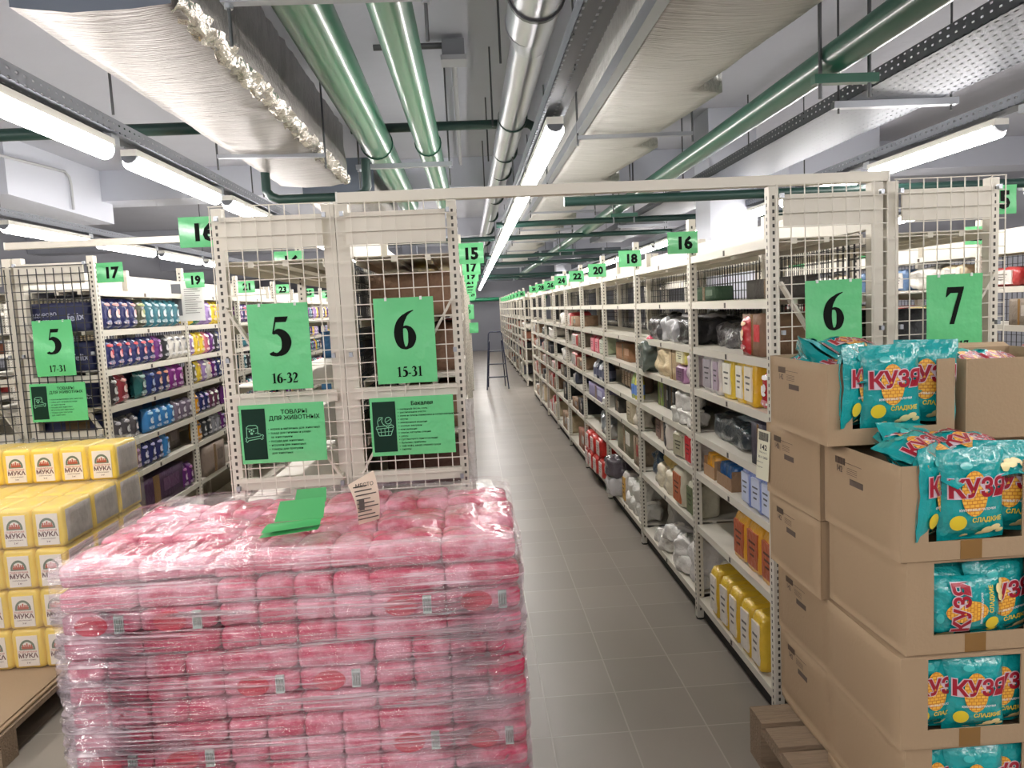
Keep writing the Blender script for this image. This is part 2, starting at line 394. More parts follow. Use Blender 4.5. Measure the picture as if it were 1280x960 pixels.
# ------------------------------------------------------------------ ducts
def duct(name, label, x0, x1, y0, y1, z0, z1, m, steps=None, seam=None, end=DUCTSHADE):
    t = thing(name, label, 'air duct')
    nx, ny = 8, max(4, int((y1-y0)/.06)); V = []; F = []
    def edge(y, s):
        if not steps: return s*.012*noise.noise(Vector((y*3, s, 0)))
        ph = ((y-y0) % 1.25)/1.25
        return s*(-steps*ph) if s > 0 else 0
    prof = []   # around: bottom, right, top, left
    for j in range(ny+1):
        y = y0+(y1-y0)*j/ny; a = x0+edge(y, -1); b = x1+edge(y, 1); ring = []
        for i in range(nx+1): ring.append((a+(b-a)*i/nx, y, z0+.005*noise.noise(Vector((i*.9, y*9, 1)))-.02*math.sin(math.pi*i/nx)))
        for i in range(1, 4): ring.append((b+.014*noise.noise(Vector((y*14, i*2.1, 5))), y, z0+(z1-z0)*i/3))
        for i in range(1, 4): ring.append((b+(a-b)*i/3, y, z1))
        for i in range(1, 3): ring.append((a+.008*noise.noise(Vector((y*14, i*2.1, 9))), y, z1+(z0-z1)*i/3))
        prof.append(ring)
    K = len(prof[0]); V = [v for r in prof for v in r]
    for j in range(ny):
        for k in range(K): F.append((j*K+k, j*K+(k+1) % K, (j+1)*K+(k+1) % K, (j+1)*K+k))
    mb = MB().add(V, F, 0, True); mb.add(prof[0], [tuple(reversed(range(K)))], 1); mb.add(prof[-1], [tuple(range(K))], 1)
    mb.build('duct_body', [m, end], t)
    return t
t = duct('air_duct', 'wide foil-wrapped air duct at upper left, before the green pipes', -1.33, -.85, 2.45, 5.75, 2.60, 3.0, FOIL)
mb = MB()      # crumpled foil ridge down the duct's right edge
V = []; F = []; NY = 110
for j in range(NY+1):
    y = 2.47+3.25*j/NY
    for i in range(5):
        p = Vector((-.87+.055*i/4, y, 2.585+.055*(i/4)**2)); p += .028*noise.noise_vector(p*26); V.append(p)
for j in range(NY):
    for i in range(4): a = j*5+i; F.append((a, a+1, a+6, a+5))
mb.add(V, F, 0, True); mb.build('foil_seam', FOILC, t)
mb = MB(); mb.bar((-1.40, 4.55, 2.575), (-.80, 4.62, 2.575), .035, .02); mb.build('hanger_strut', GALV, t)
for x, y in ((-1.40, 4.55), (-.80, 4.62), (-1.42, 3.3), (-1.42, 5.6)): MB().tube([(x, y, 2.5), (x, y, ZC)], .006, 6).build('hanger_rod', RODM, t)
t = duct('air_duct', 'long quilted air duct above the right-hand shelves, stepped along its edge', .70, 1.27, 1.2, 16.2, 2.62, 3.0, FOAM, steps=.15)
MB().box(  .655, .70, 1.2, 16.2, 2.60, 2.66).build('edge_strip', GALV, t)
for k in range(9):
    y = 4.4+k*1.7
    MB().bar((.66, y, 2.575), (1.32, y, 2.575), .03, .02).build('hanger_strut', GALV, t)
    for x in (.66, 1.32): MB().tube([(x, y, 2.53), (x, y, ZC)], .006, 6).build('hanger_rod', RODM, t)
t = duct('air_duct', 'bare metal duct piece behind the left mesh frames up at the ceiling', -1.35, -.75, 6.6, 8.7, 2.62, 2.95, FOIL)

# ------------------------------------------------------------------ pipes
def pipe(label, pts, r, m, rings=(), ringm=None, n=20, cat='pipe'):
    t = thing('ceiling_pipe', label, cat)
    P = [Vector(p) for p in pts]
    MB().tube(P, r, n).build('pipe_run', m, t)
    if rings:
        for y in rings:
            x = P[0].x+(P[-1].x-P[0].x)*(y-P[0].y)/(P[-1].y-P[0].y); z = P[0].z+(P[-1].z-P[0].z)*(y-P[0].y)/(P[-1].y-P[0].y)
            MB().tube([(x, y-.012, z), (x, y+.012, z)], r+.008, n).build('clamp_ring', ringm or DKPIPE, t)
    return t
pipe('thick green pipe nearest the foil duct at upper left', [(-.55, 1.0, 2.80), (-.60, 8.4, 2.80)], .105, GPIPE, (2.55, 5.4), GPIPED)
pipe('green pipe with a bright streak, second from the foil duct', [(-.25, 1.0, 2.79), (-.215, 8.4, 2.79)], .085, GPIPE, (2.55, 5.4), GPIPED)
for y in (2.55, 5.4):
    t = thing('pipe_bracket', 'steel strut under the twin green pipes, '+('at the top picture edge' if y < 3 else 'further along them'), 'bracket', group='struts under the twin green pipes')
    MB().box(-.73, -.07, y-.02, y+.02, 2.63, 2.66).build('strut', GALV, t)
    for x in (-.71, -.09):
        MB().tube([(x, y, 2.50), (x, y, ZC)], .006, 6).build('threaded_rod', RODM, t)
        MB().tube([(x, y, 2.615), (x, y, 2.63)], .014, 6).build('nut', GALV, t)
t = pipe('large round steel ventilation pipe along the ceiling middle', [(.31, 1.0, 2.80), (.315, 3.3, 2.82)], .105, STEELP, (2.5, 2.75, 3.0), RODM, 24)
MB().tube([(.312, 3.3, 2.82), (.33, 3.5, 2.82)], [.105, .085], 24).build('reducer', STEELP, t)
MB().tube([(.33, 3.5, 2.82), (.28, 19, 2.82)], .085, 24).build('pipe_run', STEELP, t)
for y in (4.9, 5.9, 6.7, 8.2, 9.8, 11.5, 13.5):
    MB().tube([(.33, y-.01, 2.82), (.33, y+.01, 2.82)], .093, 24).build('clamp_ring', DKPIPE, t)
for y in (3.9, 5.2, 6.4, 8.0): MB().tube([(.215, y, 2.84), (.215, y, ZC)], .006, 6).build('hanger_rod', RODM, t)
t = pipe('dark green pipe running above the right-hand shelves', [(1.50, 1.0, 2.56), (1.50, 24, 2.56)], .062, GPIPED, (), None)
for y in (3.04, 7.4, 11.8):
    b = thing('pipe_bracket', f'green strut carrying the right-hand green pipe, {nth(int(y/4)+1)} from the camera', 'bracket', group='struts under the right green pipe')
    MB().box(1.40, 1.66, y-.02, y+.02, 2.455, 2.49).build('strut', GPIPED, b)
    for x in (1.43, 1.63): MB().tube([(x, y, 2.40), (x, y, ZC)], .008, 8).build('threaded_rod', RODM, b)
def cross(label, x0, x1, y, z, r=.03, m=DKPIPE, drop=None):
    P = [(x0, y, z), (x1, y, z)]
    if drop: P = [(x0, y, z), (x1-.06, y, z), (x1-.02, y, z-.02), (x1, y, z-.06), (x1, y, z-drop)]
    return pipe(label, P, r, m, n=12)
cross('dark green cross pipe at far upper left, passing below the foil duct edge', -7.9, -1.25, 4.35, 2.69, .034)
cross('dark pipe crossing behind the green and steel pipes with an elbow', -.75, .52, 5.4, 2.90, .032, drop=.35)
pipe('dark green pipe loop hung under the far end of the foil duct', [(-1.30, 5.2, 2.62), (-1.30, 5.2, 2.48), (-1.27, 5.2, 2.44), (-1.22, 5.2, 2.42), (-.72, 5.2, 2.42), (-.66, 5.2, 2.44), (-.64, 5.2, 2.48), (-.64, 5.2, 2.66)], .03, DKPIPE, n=12)
cross('dark green pipe crossing right behind the overhead beam', .62, 8.9, 4.8, 2.275, .03)
for k, (y, z) in enumerate(((7.6, 2.45), (9.6, 2.5), (12.2, 2.45), (15, 2.5), (18, 2.4), (22, 2.5))):
    cross(f'dark pipe crossing the ceiling beyond the overhead beam, {nth(k+1)} one back', -1.0 if k % 2 else .3, 3.2, y, z, .03)
for k, (y, z, h) in enumerate(((16.9, 2.66, .2), (19.2, 2.68, .2), (23.5, 2.62, .25), (27.2, 2.62, .25))):
    t = thing('air_duct', f'dark cross duct low under the ceiling, {nth(k+1)} one toward the back wall', 'air duct', (0, y, z))
    m = MB().box(-2.6, 3.4, 0, .6, 0, h); m.build('duct_body', mat('dark_duct', (86, 92, 98), .5, metal=.3), t)
    for s in range(5): MB().box(-2.62+s*1.4, -2.57+s*1.4, -.02, .62, -.02, h+.02).build('flange', GALV, t)
cross('bright green pipe crossing in front of the back wall', -1.6, 3.0, 29.6, 2.0, .07, mat('pipe_green_mid', (36, 130, 92), .4))
# wide perforated cable tray, right
t = thing('wide_cable_tray', 'wide perforated steel cable tray right of the green pipe', 'cable tray', (0, 0, 2.58))
MB().box(1.93, 2.42, 1.0, 12, 0, .003).build('tray_base', TRAYB, t)
for x in (1.93, 2.42): MB().box(x, x+.003, 1.0, 12, 0, .075).build('tray_side', TRAYS, t)
MB().box(1.97, 2.35, 1.0, 12, .02, .05).build('cables', mat('grey_cable', (110, 112, 118), .6, bump=1, bscale=20, stretch=(12, .3, 1)), t)
for y in (3.82, 6.6, 9.4):
    MB().box(1.86, 2.50, y-.02, y+.02, -.035, -.002).build('hanger_strut', GALV, t)
    for x in (1.89, 2.47): MB().tube([(x, y, -.06), (x, y, ZC-2.58)], .006, 6).build('hanger_rod', RODM, t)
# small junction box and conduit
t = thing('junction_box', 'grey junction box with conduit on the ceiling between pipes', 'junction box', (-.02, 5.0, 3.22))
MB().box(-.07, .07, -.07, .07, 0, .10).build('box_body', mat('box_grey', (120, 122, 128), .5), t)
MB().box(-.08, .08, -.08, .08, -.03, 0).build('lid', mat('box_lid', (170, 172, 176), .5), t)
MB().tube([(-.07, 0, .08), (-.5, 0, .08)], .02, 8).build('conduit', RODM, t)
MB().tube([(0, .07, .02), (0, 3.6, .02)], .018, 8).build('conduit', mat('conduit_white', (176, 178, 180), .5), t)
t = thing('wall_conduit', 'thin white conduit bent down the side of the painted beam', 'conduit')
MB().tube([(-3.97, 6.9, 3.15), (-3.97, 8.0, 3.2), (-3.97, 8.08, 3.16), (-3.97, 8.1, 3.08), (-3.97, 8.1, 2.84)], .014, 8).build('conduit_run', mat('conduit_white', (1,1,1)), t)
# ------------------------------------------------------------------ shelving
ZS = [.12, .50, .775, .97, 1.195, 1.40, 1.62, 1.84]     # shelf top faces
ZT = 2.02; DEP = .42
def upright(x, y=0, w=.045):
    m = MB(); m.box(x-w/2, x+w/2, y-.02, y+.02, 0.01, ZT); return m
def make_unit(L, s, last, mesh=True, closed=False, levels=ZS):
    """one bay: aisle face at x=0, shelves toward s*x, near upright at y=0"""
    t = thing('shelving_bay', '', 'shelving')
    m = MB().box(0, s*.035, -.02, .02, .01, ZT)
    m.box(-s*.0008, 0, -.002, .005, .05, ZT-.02, 1); m.box(s*.012, s*.020, -.0206, -.02, .05, ZT-.02, 1)
    m.build('front_upright', [CREAM, POSTP], t)
    MB().box(s*(DEP-.045), s*(DEP-.002), -.02, .02, .01, ZT).build('rear_upright', CREAM, t)
    if last:
        m = MB().box(0, s*.035, L-.02, L+.02, .01, ZT); m.box(-s*.0008, 0, L-.004, L+.008, .05, ZT-.02, 1); m.build('front_upright', [CREAM, POSTP], t)
        MB().box(s*(DEP-.045), s*(DEP-.002), L-.02, L+.02, .01, ZT).build('rear_upright', CREAM, t)
    for i, z in enumerate(levels):
        m = MB().box(s*.006, s*.365, .022, L-.022, z-.004, z)
        m.box(s*.006, s*.010, .022, L-.022, z-.034, z-.004); m.box(s*.36, s*.365, .022, L-.022, z-.03, z-.004)
        m.box(s*.005, s*.006, L*.48, L*.5, z-.03, z-.008, 1)
        for q in (.1, .22): m.box(s*q, s*(q+.02), .022, L-.022, z-.022, z-.004)
        m.build('shelf', [CREAM, INK], t)
    MB().box(s*.03, s*.035, .026, L-.026, .012, .084).build('kick_plate', RUB, t)
    MB().tube([(s*.018, 0, 0), (s*.018, 0, .012)], .02, 10).build('foot', RUB, t)
    MB().box(s*.405, s*.415, .026, L-.026, 1.86, 1.985).build('header_panel', CREAM, t)
    if mesh:
        m = MB(); x = s*.40; z0, z1 = 1.22, 1.83
        k = .045
        for i in range(int((L-.04)/k)+1): m.box(x-.0016, x+.0016, .02+i*k-.0016, .02+i*k+.0016, z0, z1)
        for i in range(int((z1-z0)/k)+1): m.box(x+.0016, x+.0048, .026, L-.026, z0+i*k-.0016, z0+i*k+.0016)
        m.build('back_mesh', DARKWIRE, t)
        MB().box(s*.398, s*.402, .026, L-.026, .10, z0).build('back_panel', mat('back_sheet', (170, 164, 150), .6), t)
    return t
_units = {}
def unit(L, s, last, loc, label, group):
    key = (L, s, last)
    if key not in _units: _units[key] = Proto(lambda: make_unit(L, s, last))
    return _units[key].put(loc, (0, 0, 0), label, group)
BAYS = {}    # (row) -> list of y0, L
def row(key, xf, s, y0, first, nb, where, tag0=None, second=None):
    """a run of bays; 'where' names the row; returns near-post positions"""
    ys = []; y = y0; L = first
    for k in range(nb):
        L = first if k == 0 else 1.25
        last = (k == nb-1)
        unit(L, s, last, (xf, y, 0), f'cream shelving bay, {nth(k+1)} of {where}', 'bays of '+where)
        ys.append((y, L)); y += L
    BAYS[key] = (xf, s, ys); return y
YF = 2.72
row('R', 1.08, 1, YF, 1.0, 9, 'the row right of the middle aisle')
row('Rb', 1.93, -1, YF, 1.0, 9, 'the row behind sign 7')
row('L', -.03, -1, YF, 1.25, 8, 'the row behind the glossy 15-31 sign')
row('Lb', -.87, 1, YF, 1.25, 8, 'the row behind the 16-32 sign')
row('B', -2.0, -1, 4.25, 1.25, 9, "the pet food row")
row('Bb', -2.85, 1, 4.25, 1.25, 5, "the row behind the pet food")
row('D', 3.05, 1, 3.2, 1.25, 8, "the row right of the right aisle")
row('R2', 1.09, 1, 15.6, 1.25, 10, 'the distant row right of the ladder')
row('L2', -.0, -1, 15.4, 1.25, 10, 'the distant row left of the ladder')
row('E', -4.9, -1, 4.6, 1.25, 5, "the row on the far left aisle")

# ------------------------------------------------------------------ mesh end frames
def make_end(flip, wire=CREAM, top=2.02, bot=1.02, cell=.05, w=.42, dark=False):
    t = thing('mesh_end_frame', '', 'mesh panel')
    m = MB(); n = int(round((w-.02)/cell))
    zz = int(round((top-bot)/cell)); r = .0016 if not dark else .0021
    for i in range(n+1):
        x = .01+i*(w-.02)/n; m.bar((x, -.032, bot), (x, -.032, top), r*2)
    for i in range(zz+1):
        z = bot+i*cell; m.bar((.005, -.029, z), (w-.005, -.029, z), r*2)
    m.build('wire_mesh', wire, t)
    MB().box(.04, w-.04, -.018, -.010, 1.875, 1.985).build('header_panel', CREAM, t)
    for z in (.35, 1.06, 1.36): MB().box(.03, w-.03, -.012, .012, z-.02, z+.02).build('brace_rail', CREAM, t)
    a, b = ((.03, 1.68), (w-.03, 1.06)) if not flip else ((w-.03, 1.68), (.03, 1.06))
    MB().bar((a[0], 0, a[1]), (b[0], 0, b[1]), .035, .008).build('diagonal_brace', CREAM, t)
    a, b = ((w-.03, 1.02), (.03, .40)) if not flip else ((.03, 1.02), (w-.03, .40))
    MB().bar((a[0], 0, a[1]), (b[0], 0, b[1]), .035, .008).build('diagonal_brace', CREAM, t)
    for z in (1.05, 1.5, 1.98):
        for x in (.03, w-.03): MB().box(x-.006, x+.006, -.036, -.02, z-.008, z+.008).build('mesh_clip', GALV, t)
    return t
EndA = Proto(lambda: make_end(False)); EndB = Proto(lambda: make_end(True))
y = YF-.034
EndA.put((-.87, y, 0), (0, 0, 0), 'white wire mesh end frame behind the sign reading 5 and 16-32')
EndB.put((-.45, y, 0), (0, 0, 0), 'white wire mesh end frame behind the sign reading 6 and 15-31')
EndA.put((1.08, y, 0), (0, 0, 0), 'white wire mesh end frame behind the plain sign 6 over the snack boxes')
EndB.put((1.51, y, 0), (0, 0, 0), 'white wire mesh end frame behind the sign reading 7 at right')
EndD = Proto(lambda: make_end(False, DARKWIRE, 1.96, .96, .044, .42, True))
EndD.put((-2.42, 4.216, 0), (0, 0, 0), 'dark wire mesh end frame behind the sign 5 17-31 at left')
EndD.put((-2.85, 4.216, 0), (0, 0, 0), 'dark wire mesh end frame at the left picture edge')
EndA.put((-.42, 15.366, 0), (0, 0, 0), 'white wire mesh end frame of the distant row beside the step ladder')
EndA.put((3.05, 3.166, 0), (0, 0, 0), 'white wire mesh end frame at the right picture edge')

def beam(label, x0, x1, y, z0, z1):
    t = thing('overhead_beam', label, 'beam', (0, y, 0))
    MB().box(x0, x1, -.02, .02, z0, z1).build('tube', CREAM, t)
    for x in (x0, x1): MB().box(x-.003, x+.003, -.022, .022, z0-.002, z1+.002).build('end_plate', WHITEM, t)
beam('long cream beam bridging the middle aisle over the mesh frames', -.44, 1.52, YF, 2.022, 2.058)
beam('white beam bridging the left aisle above the sign 17', -2.45, -.95, 4.25, 2.09-.02, 2.105)
# plastic wrap bits on the near left upright
t = thing('price_card_holder', 'clear crumpled plastic strip hanging on the near left upright', 'plastic strip', (-.02, YF-.03, 1.02))
pillow(MB(), .03, .3, .03, 6, 12, .02, 3).build('plastic', mat('clear_plastic', (225, 222, 218), .15, alpha=.5, bump=1, bscale=60), t)

# ------------------------------------------------------------------ signs
def card(name, label, w, h, loc, rot=0, bend=0.0, cat='sign', group=None, mt=None, folds=()):
    """laminated sheet facing -Y, centre at loc"""
    t = thing(name, label, cat, loc, (0, 0, rot), group)
    m = MB(); nx, nz = 10, 14; V = []
    for s in (0, 1):
        for j in range(nz+1):
            for i in range(nx+1):
                x = (i/nx-.5)*w; z = (j/nz-.5)*h
                V.append((x, cardy(x, z, w, h, bend)+s*.0008, z))
    K = (nx+1)*(nz+1); F = []
    for j in range(nz):
        for i in range(nx):
            a = j*(nx+1)+i; F.append((a, a+1, a+nx+2, a+nx+1)); F.append((K+a, K+a+nx+1, K+a+nx+2, K+a+1))
    m.add(V, F, 0, True).build('sheet', mt or GREENS, t)
    return t
def cardy(x, z, w, h, bend):
    return bend*(.5*math.sin(z/h*7+x*9)+.6*(2*z/h)**2*math.copysign(1, -z)*.5+.4*(2*x/w)**2*(z/h))
def fit_y(mb, w, h, bend, off=-.0008):
    mb.v = [(x, y+cardy(x, z, w, h, bend)+off, z) for x, y, z in mb.v]; return mb
def a4(label, big, small, x, y, zc, bend=.002, group=None, bigz=-.03, smallz=-.135):
    t = card('aisle_sign', label, .205, .295, (x, y, zc), 0, bend)
    m = MB(); serif(m, big, .135, .0, .0+bigz); fit_y(m, .205, .295, bend, -.0012).build('numeral', BLACKP, t)
    if small:
        m = MB(); serif(m, small, .036, .008, smallz+.01); fit_y(m, .205, .295, bend, -.0012).build('numeral', BLACKP, t)
    for q in (-.06, .06):
        MB().box(q-.004, q+.004, -.004, .002, .138, .150).build('clip', mat('clear_clip', (220, 226, 222), .2), t)
    return t
YS = YF-.080
a4('green sign 5 16-32 on the left of the twin mesh frames', '5', '16-32', -.655, YS, 1.540)
a4('glossy green sign 6 15-31 on the right of the twin mesh frames', '6', '15-31', -.228, YS, 1.540, .004)
a4('green sign 6 without visible range above the top snack box', '6', '', 1.285, YS, 1.531, .003)
a4('green sign 7 15-17 beside the right picture edge', '7', '15-17', 1.727, YS, 1.531, .003)
t = a4('creased green sign 5 17-31 on dark mesh at left', '5', '17-31', -2.205, 4.226-.082, 1.537, .007)
a4('tiny green sign 6 on the distant row beside the ladder', '6', '', -.03, 15.376-.082, 1.59)

def bullet_lines(m, lines, x, z, size, dz, w0, h0):
    for ln in lines:
        disc(m, x, z+size*.3, .0014, .0014, n=8)
        for k, part in enumerate(ln): put_text(m, part, size, x+.006, z, bold=.006, align='LEFT'); z -= dz
        if False: z -= 0
    return z
PET = [['корма и витамины для животных'], ['товар для гигиены и ухода', 'за животными'], ['посуда для животных'], ['игрушки для животных'], ['товары для прогулки', 'для животных']]
GRO = [['сахарный песок, соль'], ['растительное масло'], ['мука и смеси, панировка и сахарозаменители'], ['крупы'], ['макаронные изделия'], ['хлопья, завтраки'], ['консервация'], ['соусы, кетчупы, специи'], ['уксус'], ['суп быстрого приготовления'], ['бульоны, приправы'], ['чай, кофе, какао, молоко сухое'], ['сиропы']]
def placard(label, kind, x, y, zc, bend, rz=0, small=1.0):
    w, h = .290, .205
    t = card('info_placard', label, w, h, (x, y, zc), rz, bend)
    m = MB(); m.add([(-w/2+.008, 0, -h/2+.014), (-w/2+.088, 0, -h/2+.014), (-w/2+.088, 0, h/2-.014), (-w/2+.008, 0, h/2-.014)], [(0, 1, 2, 3)])
    # the dark panel follows the sheet
    m = MB(); N = 8; V = []
    for j in range(N+1):
        for i in range(3): V.append((-w/2+.008+.08*i/2, 0, -h/2+.014+(h-.028)*j/N))
    m.add(V, [(j*3+i, j*3+i+1, (j+1)*3+i+1, (j+1)*3+i) for j in range(N) for i in range(2)])
    fit_y(m, w, h, bend, -.0010).build('dark_panel', DKGREEN, t)
    m = MB(); cx = -w/2+.048
    if kind == 'pet':   # tin with a paw print, bone in front
        outline(m, [(cx-.026, -.008), (cx-.026, .026), (cx-.018, .032), (cx+.006, .032), (cx+.012, .026), (cx+.012, .0)], .0022)
        outline(m, [(cx-.026, .022), (cx-.008, .019), (cx+.012, .023)], .0016)
        for a, b in ((-.016, .012), (-.009, .015), (-.002, .012)): disc(m, cx+a, b, .0028, .0035, n=8)
        disc(m, cx-.009, .004, .005, .0045, n=10)
        bone = [(cx-.022,-.012),(cx-.027,-.008),(cx-.031,-.013),(cx-.027,-.017),(cx-.031,-.021),(cx-.026,-.026),(cx-.021,-.020),(cx+.020,-.014),(cx+.024,-.019),(cx+.029,-.015),(cx+.027,-.010),(cx+.031,-.005),(cx+.026,-.001),(cx+.020,-.006)]
        outline(m, bone, .0022, closed=True)
        outline(m, [(cx+.002, .004), (cx+.010, .006), (cx+.022, -.001)], .0018)
    else:               # basket with groceries
        outline(m, [(cx-.028, -.006), (cx-.020, -.030), (cx+.020, -.030), (cx+.029, -.006)], .0022)
        outline(m, [(cx-.030, -.006), (cx+.031, -.002), (cx+.028, .006), (cx-.028, .002)], .002, closed=True)
        for q in (-.014, 0, .013): outline(m, [(cx+q, -.004), (cx+q*.9, -.030)], .0016)
        outline(m, [(cx-.024, -.018), (cx+.024, -.016)], .0016)
        outline(m, [(cx-.022, .004), (cx-.024, .020), (cx-.018, .034), (cx-.006, .034), (cx-.010, .020), (cx-.004, .008)], .002)
        outline(m, [(cx-.020, .022), (cx-.010, .030)], .0016)
        pts = [(cx+.013+.011*math.cos(a), .022+.012*math.sin(a)) for a in [k*math.pi/5 for k in range(10)]]
        outline(m, pts, .002, closed=True); outline(m, [(cx+.006, .018), (cx+.020, .026)], .0016); outline(m, [(cx-.004, .010), (cx+.010, -.002), (cx+.024, .010)], .002)
    fit_y(m, w, h, bend, -.0020).build('icon', PALEG, t)
    m = MB()
    if kind == 'pet':
        put_text(m, 'ТОВАРЫ', .0215, .042, .066, bold=.012); put_text(m, 'ДЛЯ ЖИВОТНЫХ', .0205, .042, .046, bold=.012)
        bullet_lines(m, PET, -.048, .012, .0105, .0140, w, h)
    else:
        put_text(m, 'Бакалея', .0195, .036, .072, bold=.018)
        bullet_lines(m, GRO, -.048, .057, .0090, .0118, w, h)
    fit_y(m, w, h, bend, -.0014).build('lettering', BLACKP, t)
    return t
placard('green placard about pet goods below the sign 5 16-32', 'pet', -.668, YS, 1.242, .002)
placard('green placard reading Бакалея below the sign 6 15-31', 'gro', -.221, YS, 1.243, .003)
placard('green pet goods placard on the dark mesh at left', 'pet', -2.21, 4.226-.082, 1.250, .003)
t = card('info_placard', 'tiny green placard on the distant row beside the ladder', .29, .205, (.0, 15.29, 1.27), 0, .002)
MB().box(-.137, -.057, -.004, -.003, -.09, .09).build('dark_panel', DKGREEN, t)

# number tags, A6
def num_tag(label, num, x, y, z, rot=0, group=None, w=.148, h=.105, size=.062, yaw=0):
    t = card('number_tag', label, w, h, (x, y, z), yaw, .002, 'number tag', group)
    if num:
        m = MB(); put_text(m, num, size*1.28, .008, -size*.45, bold=.05); fit_y(m, w, h, .002, -.0012).build('numeral', BLACKP, t)
    return t
xf, s, ys = BAYS['R']
for k in range(1, 9):
    n = 14+2*k; y0 = ys[k][0]
    num_tag(f'green tag {n}, {nth(k)} over the right-hand shelves', str(n), 1.052-.006*(k % 2), y0-.030, 1.903+.006*(k % 3))
for k, (y0, L) in enumerate(BAYS['R2'][2][:8]):
    n = 32+2*k
    num_tag(f'green tag {n}, {nth(k+1)} over the distant shelves right of the ladder', str(n), 1.06, y0-.030, 1.905)
xf, s, ys = BAYS['L']
for k in range(1, 8):
    n = 13+2*k; num_tag(f'green tag {n}, {nth(k)} hung over the left side of the middle aisle', str(n), .010, ys[k][0]-.028, 1.921)
for k, (y0, L) in enumerate(BAYS['L2'][2][:5]):
    num_tag(f'green tag {29+2*k}, {nth(k+1)} over the distant shelves left of the ladder', str(29+2*k), .06, y0-.030, 1.93)
xf, s, ys = BAYS['B']
for k in range(0, 7):
    n = 17+2*k; num_tag(f'green tag {n}, {nth(k+1)} along the pet food row', str(n), -1.915, ys[k][0]-.028, 1.925+.008*(k % 2), yaw=-.12)
xf, s, ys = BAYS['D']
for k in range(1, 6):
    n = 18+2*k; num_tag(f'green tag {n}, {nth(k)} on the row beyond the right aisle', str(n), 3.02, ys[k][0]-.028, 1.93)
num_tag('green tag 15 with white glare sticking out beyond the right mesh frame', '15', 1.957, YF+.03, 1.945, size=.066)
num_tag('green tag 16 with glare sticking out left of the twin mesh frames', '16', -.925, YF+.03, 1.950)
for k in range(1, 8):
    n = 14+2*k; num_tag(f'green tag {n}, {nth(k)} on the row behind the 16-32 sign', str(n), -.9, BAYS['Lb'][2][k][0]-.028, 1.92)

# white notice on the pet food row
t = thing('paper_notice', 'white paper notice with a dark photo strip on the pet food row', 'notice', (-1.975, 5.49, 1.79), (0, 0, .25))
m = MB(); V = [(x*.21-.105, -.01*math.sin(x*3), z*.28-.14) for z in [k/6 for k in range(7)] for x in [k/6 for k in range(7)]]
m.add(V, [(j*7+i, j*7+i+1, j*7+i+8, j*7+i+7) for j in range(6) for i in range(6)], 0, True).build('sheet', PAPER, t)
m = MB(); m.box(-.1, -.04, -.014, -.012, -.1, .12); m.build('photo_strip', mat('photo_dark', (96, 98, 104), .4), t)
m = MB()
for k in range(12): m.box(-.02, .07+.02*math.sin(k*2.3), -.0125, -.0115, .08-k*.015, .083-k*.015)
m.build('printed_lines', INK, t)

# ------------------------------------------------------------------ step ladder
t = thing('step_ladder', 'dark blue metal step ladder standing in the middle aisle', 'ladder', (.48, 15.3, 0))
LB = mat('ladder_blue', (28, 36, 62), .35)
m = MB(); m.tube([(-.22, 0, 0), (-.135, .28, 1.12), (-.11, .29, 1.16), (.11, .29, 1.16), (.135, .28, 1.12), (.22, 0, 0)], .013, 10); m.build('front_frame', LB, t)
m = MB(); m.tube([(-.18, .62, 0), (-.125, .31, .98)], .012, 8); m.tube([(.18, .62, 0), (.125, .31, .98)], .012, 8); m.tube([(-.17, .56, .2), (.17, .56, .2)], .010, 8); m.build('rear_frame', LB, t)
for z in (.24, .50, .76):
    w = .20-.075*z/1.1; MB().box(-w, w, .23*z-.04, .23*z+.06, z, z+.022).build('step', mat('step_grey', (70, 74, 84), .5), t)
# ------------------------------------------------------------------ pallets
def pallet(label, x0, y0, lx, ly, along='x', hz=.145):
    """boards run along 'along'; x0,y0 lower corner"""
    t = thing('wooden_pallet', label, 'pallet', (x0, y0, 0))
    k = (hz-.1)/2 if False else .022
    nb = 6 if along == 'x' else 5
    for i in range(nb):
        if along == 'x': w = .115; y = i*(ly-w)/(nb-1); MB().box(0, lx, y, y+w, hz-k, hz).build('deck_board', WOOD, t)
        else: w = .12; x = i*(lx-w)/(nb-1); MB().box(x, x+w, 0, ly, hz-k, hz).build('deck_board', WOOD, t)
    for i in range(3):
        if along == 'x': x = i*(lx-.1)/2; MB().box(x, x+.1, 0, ly, hz-2*k, hz-k).build('cross_board', WOOD, t); MB().box(x, x+.1, 0, ly, 0, k).build('bottom_board', WOOD, t)
        else: y = i*(ly-.1)/2; MB().box(0, lx, y, y+.1, hz-2*k, hz-k).build('cross_board', WOOD, t); MB().box(0, lx, y, y+.1, 0, k).build('bottom_board', WOOD, t)
        for j in range(3):
            x, y = (i*(lx-.1)/2, j*(ly-.1)/2)
            MB().box(x, x+.1, y, y+.1, k, hz-2*k).build('block', WOOD, t)
    return t

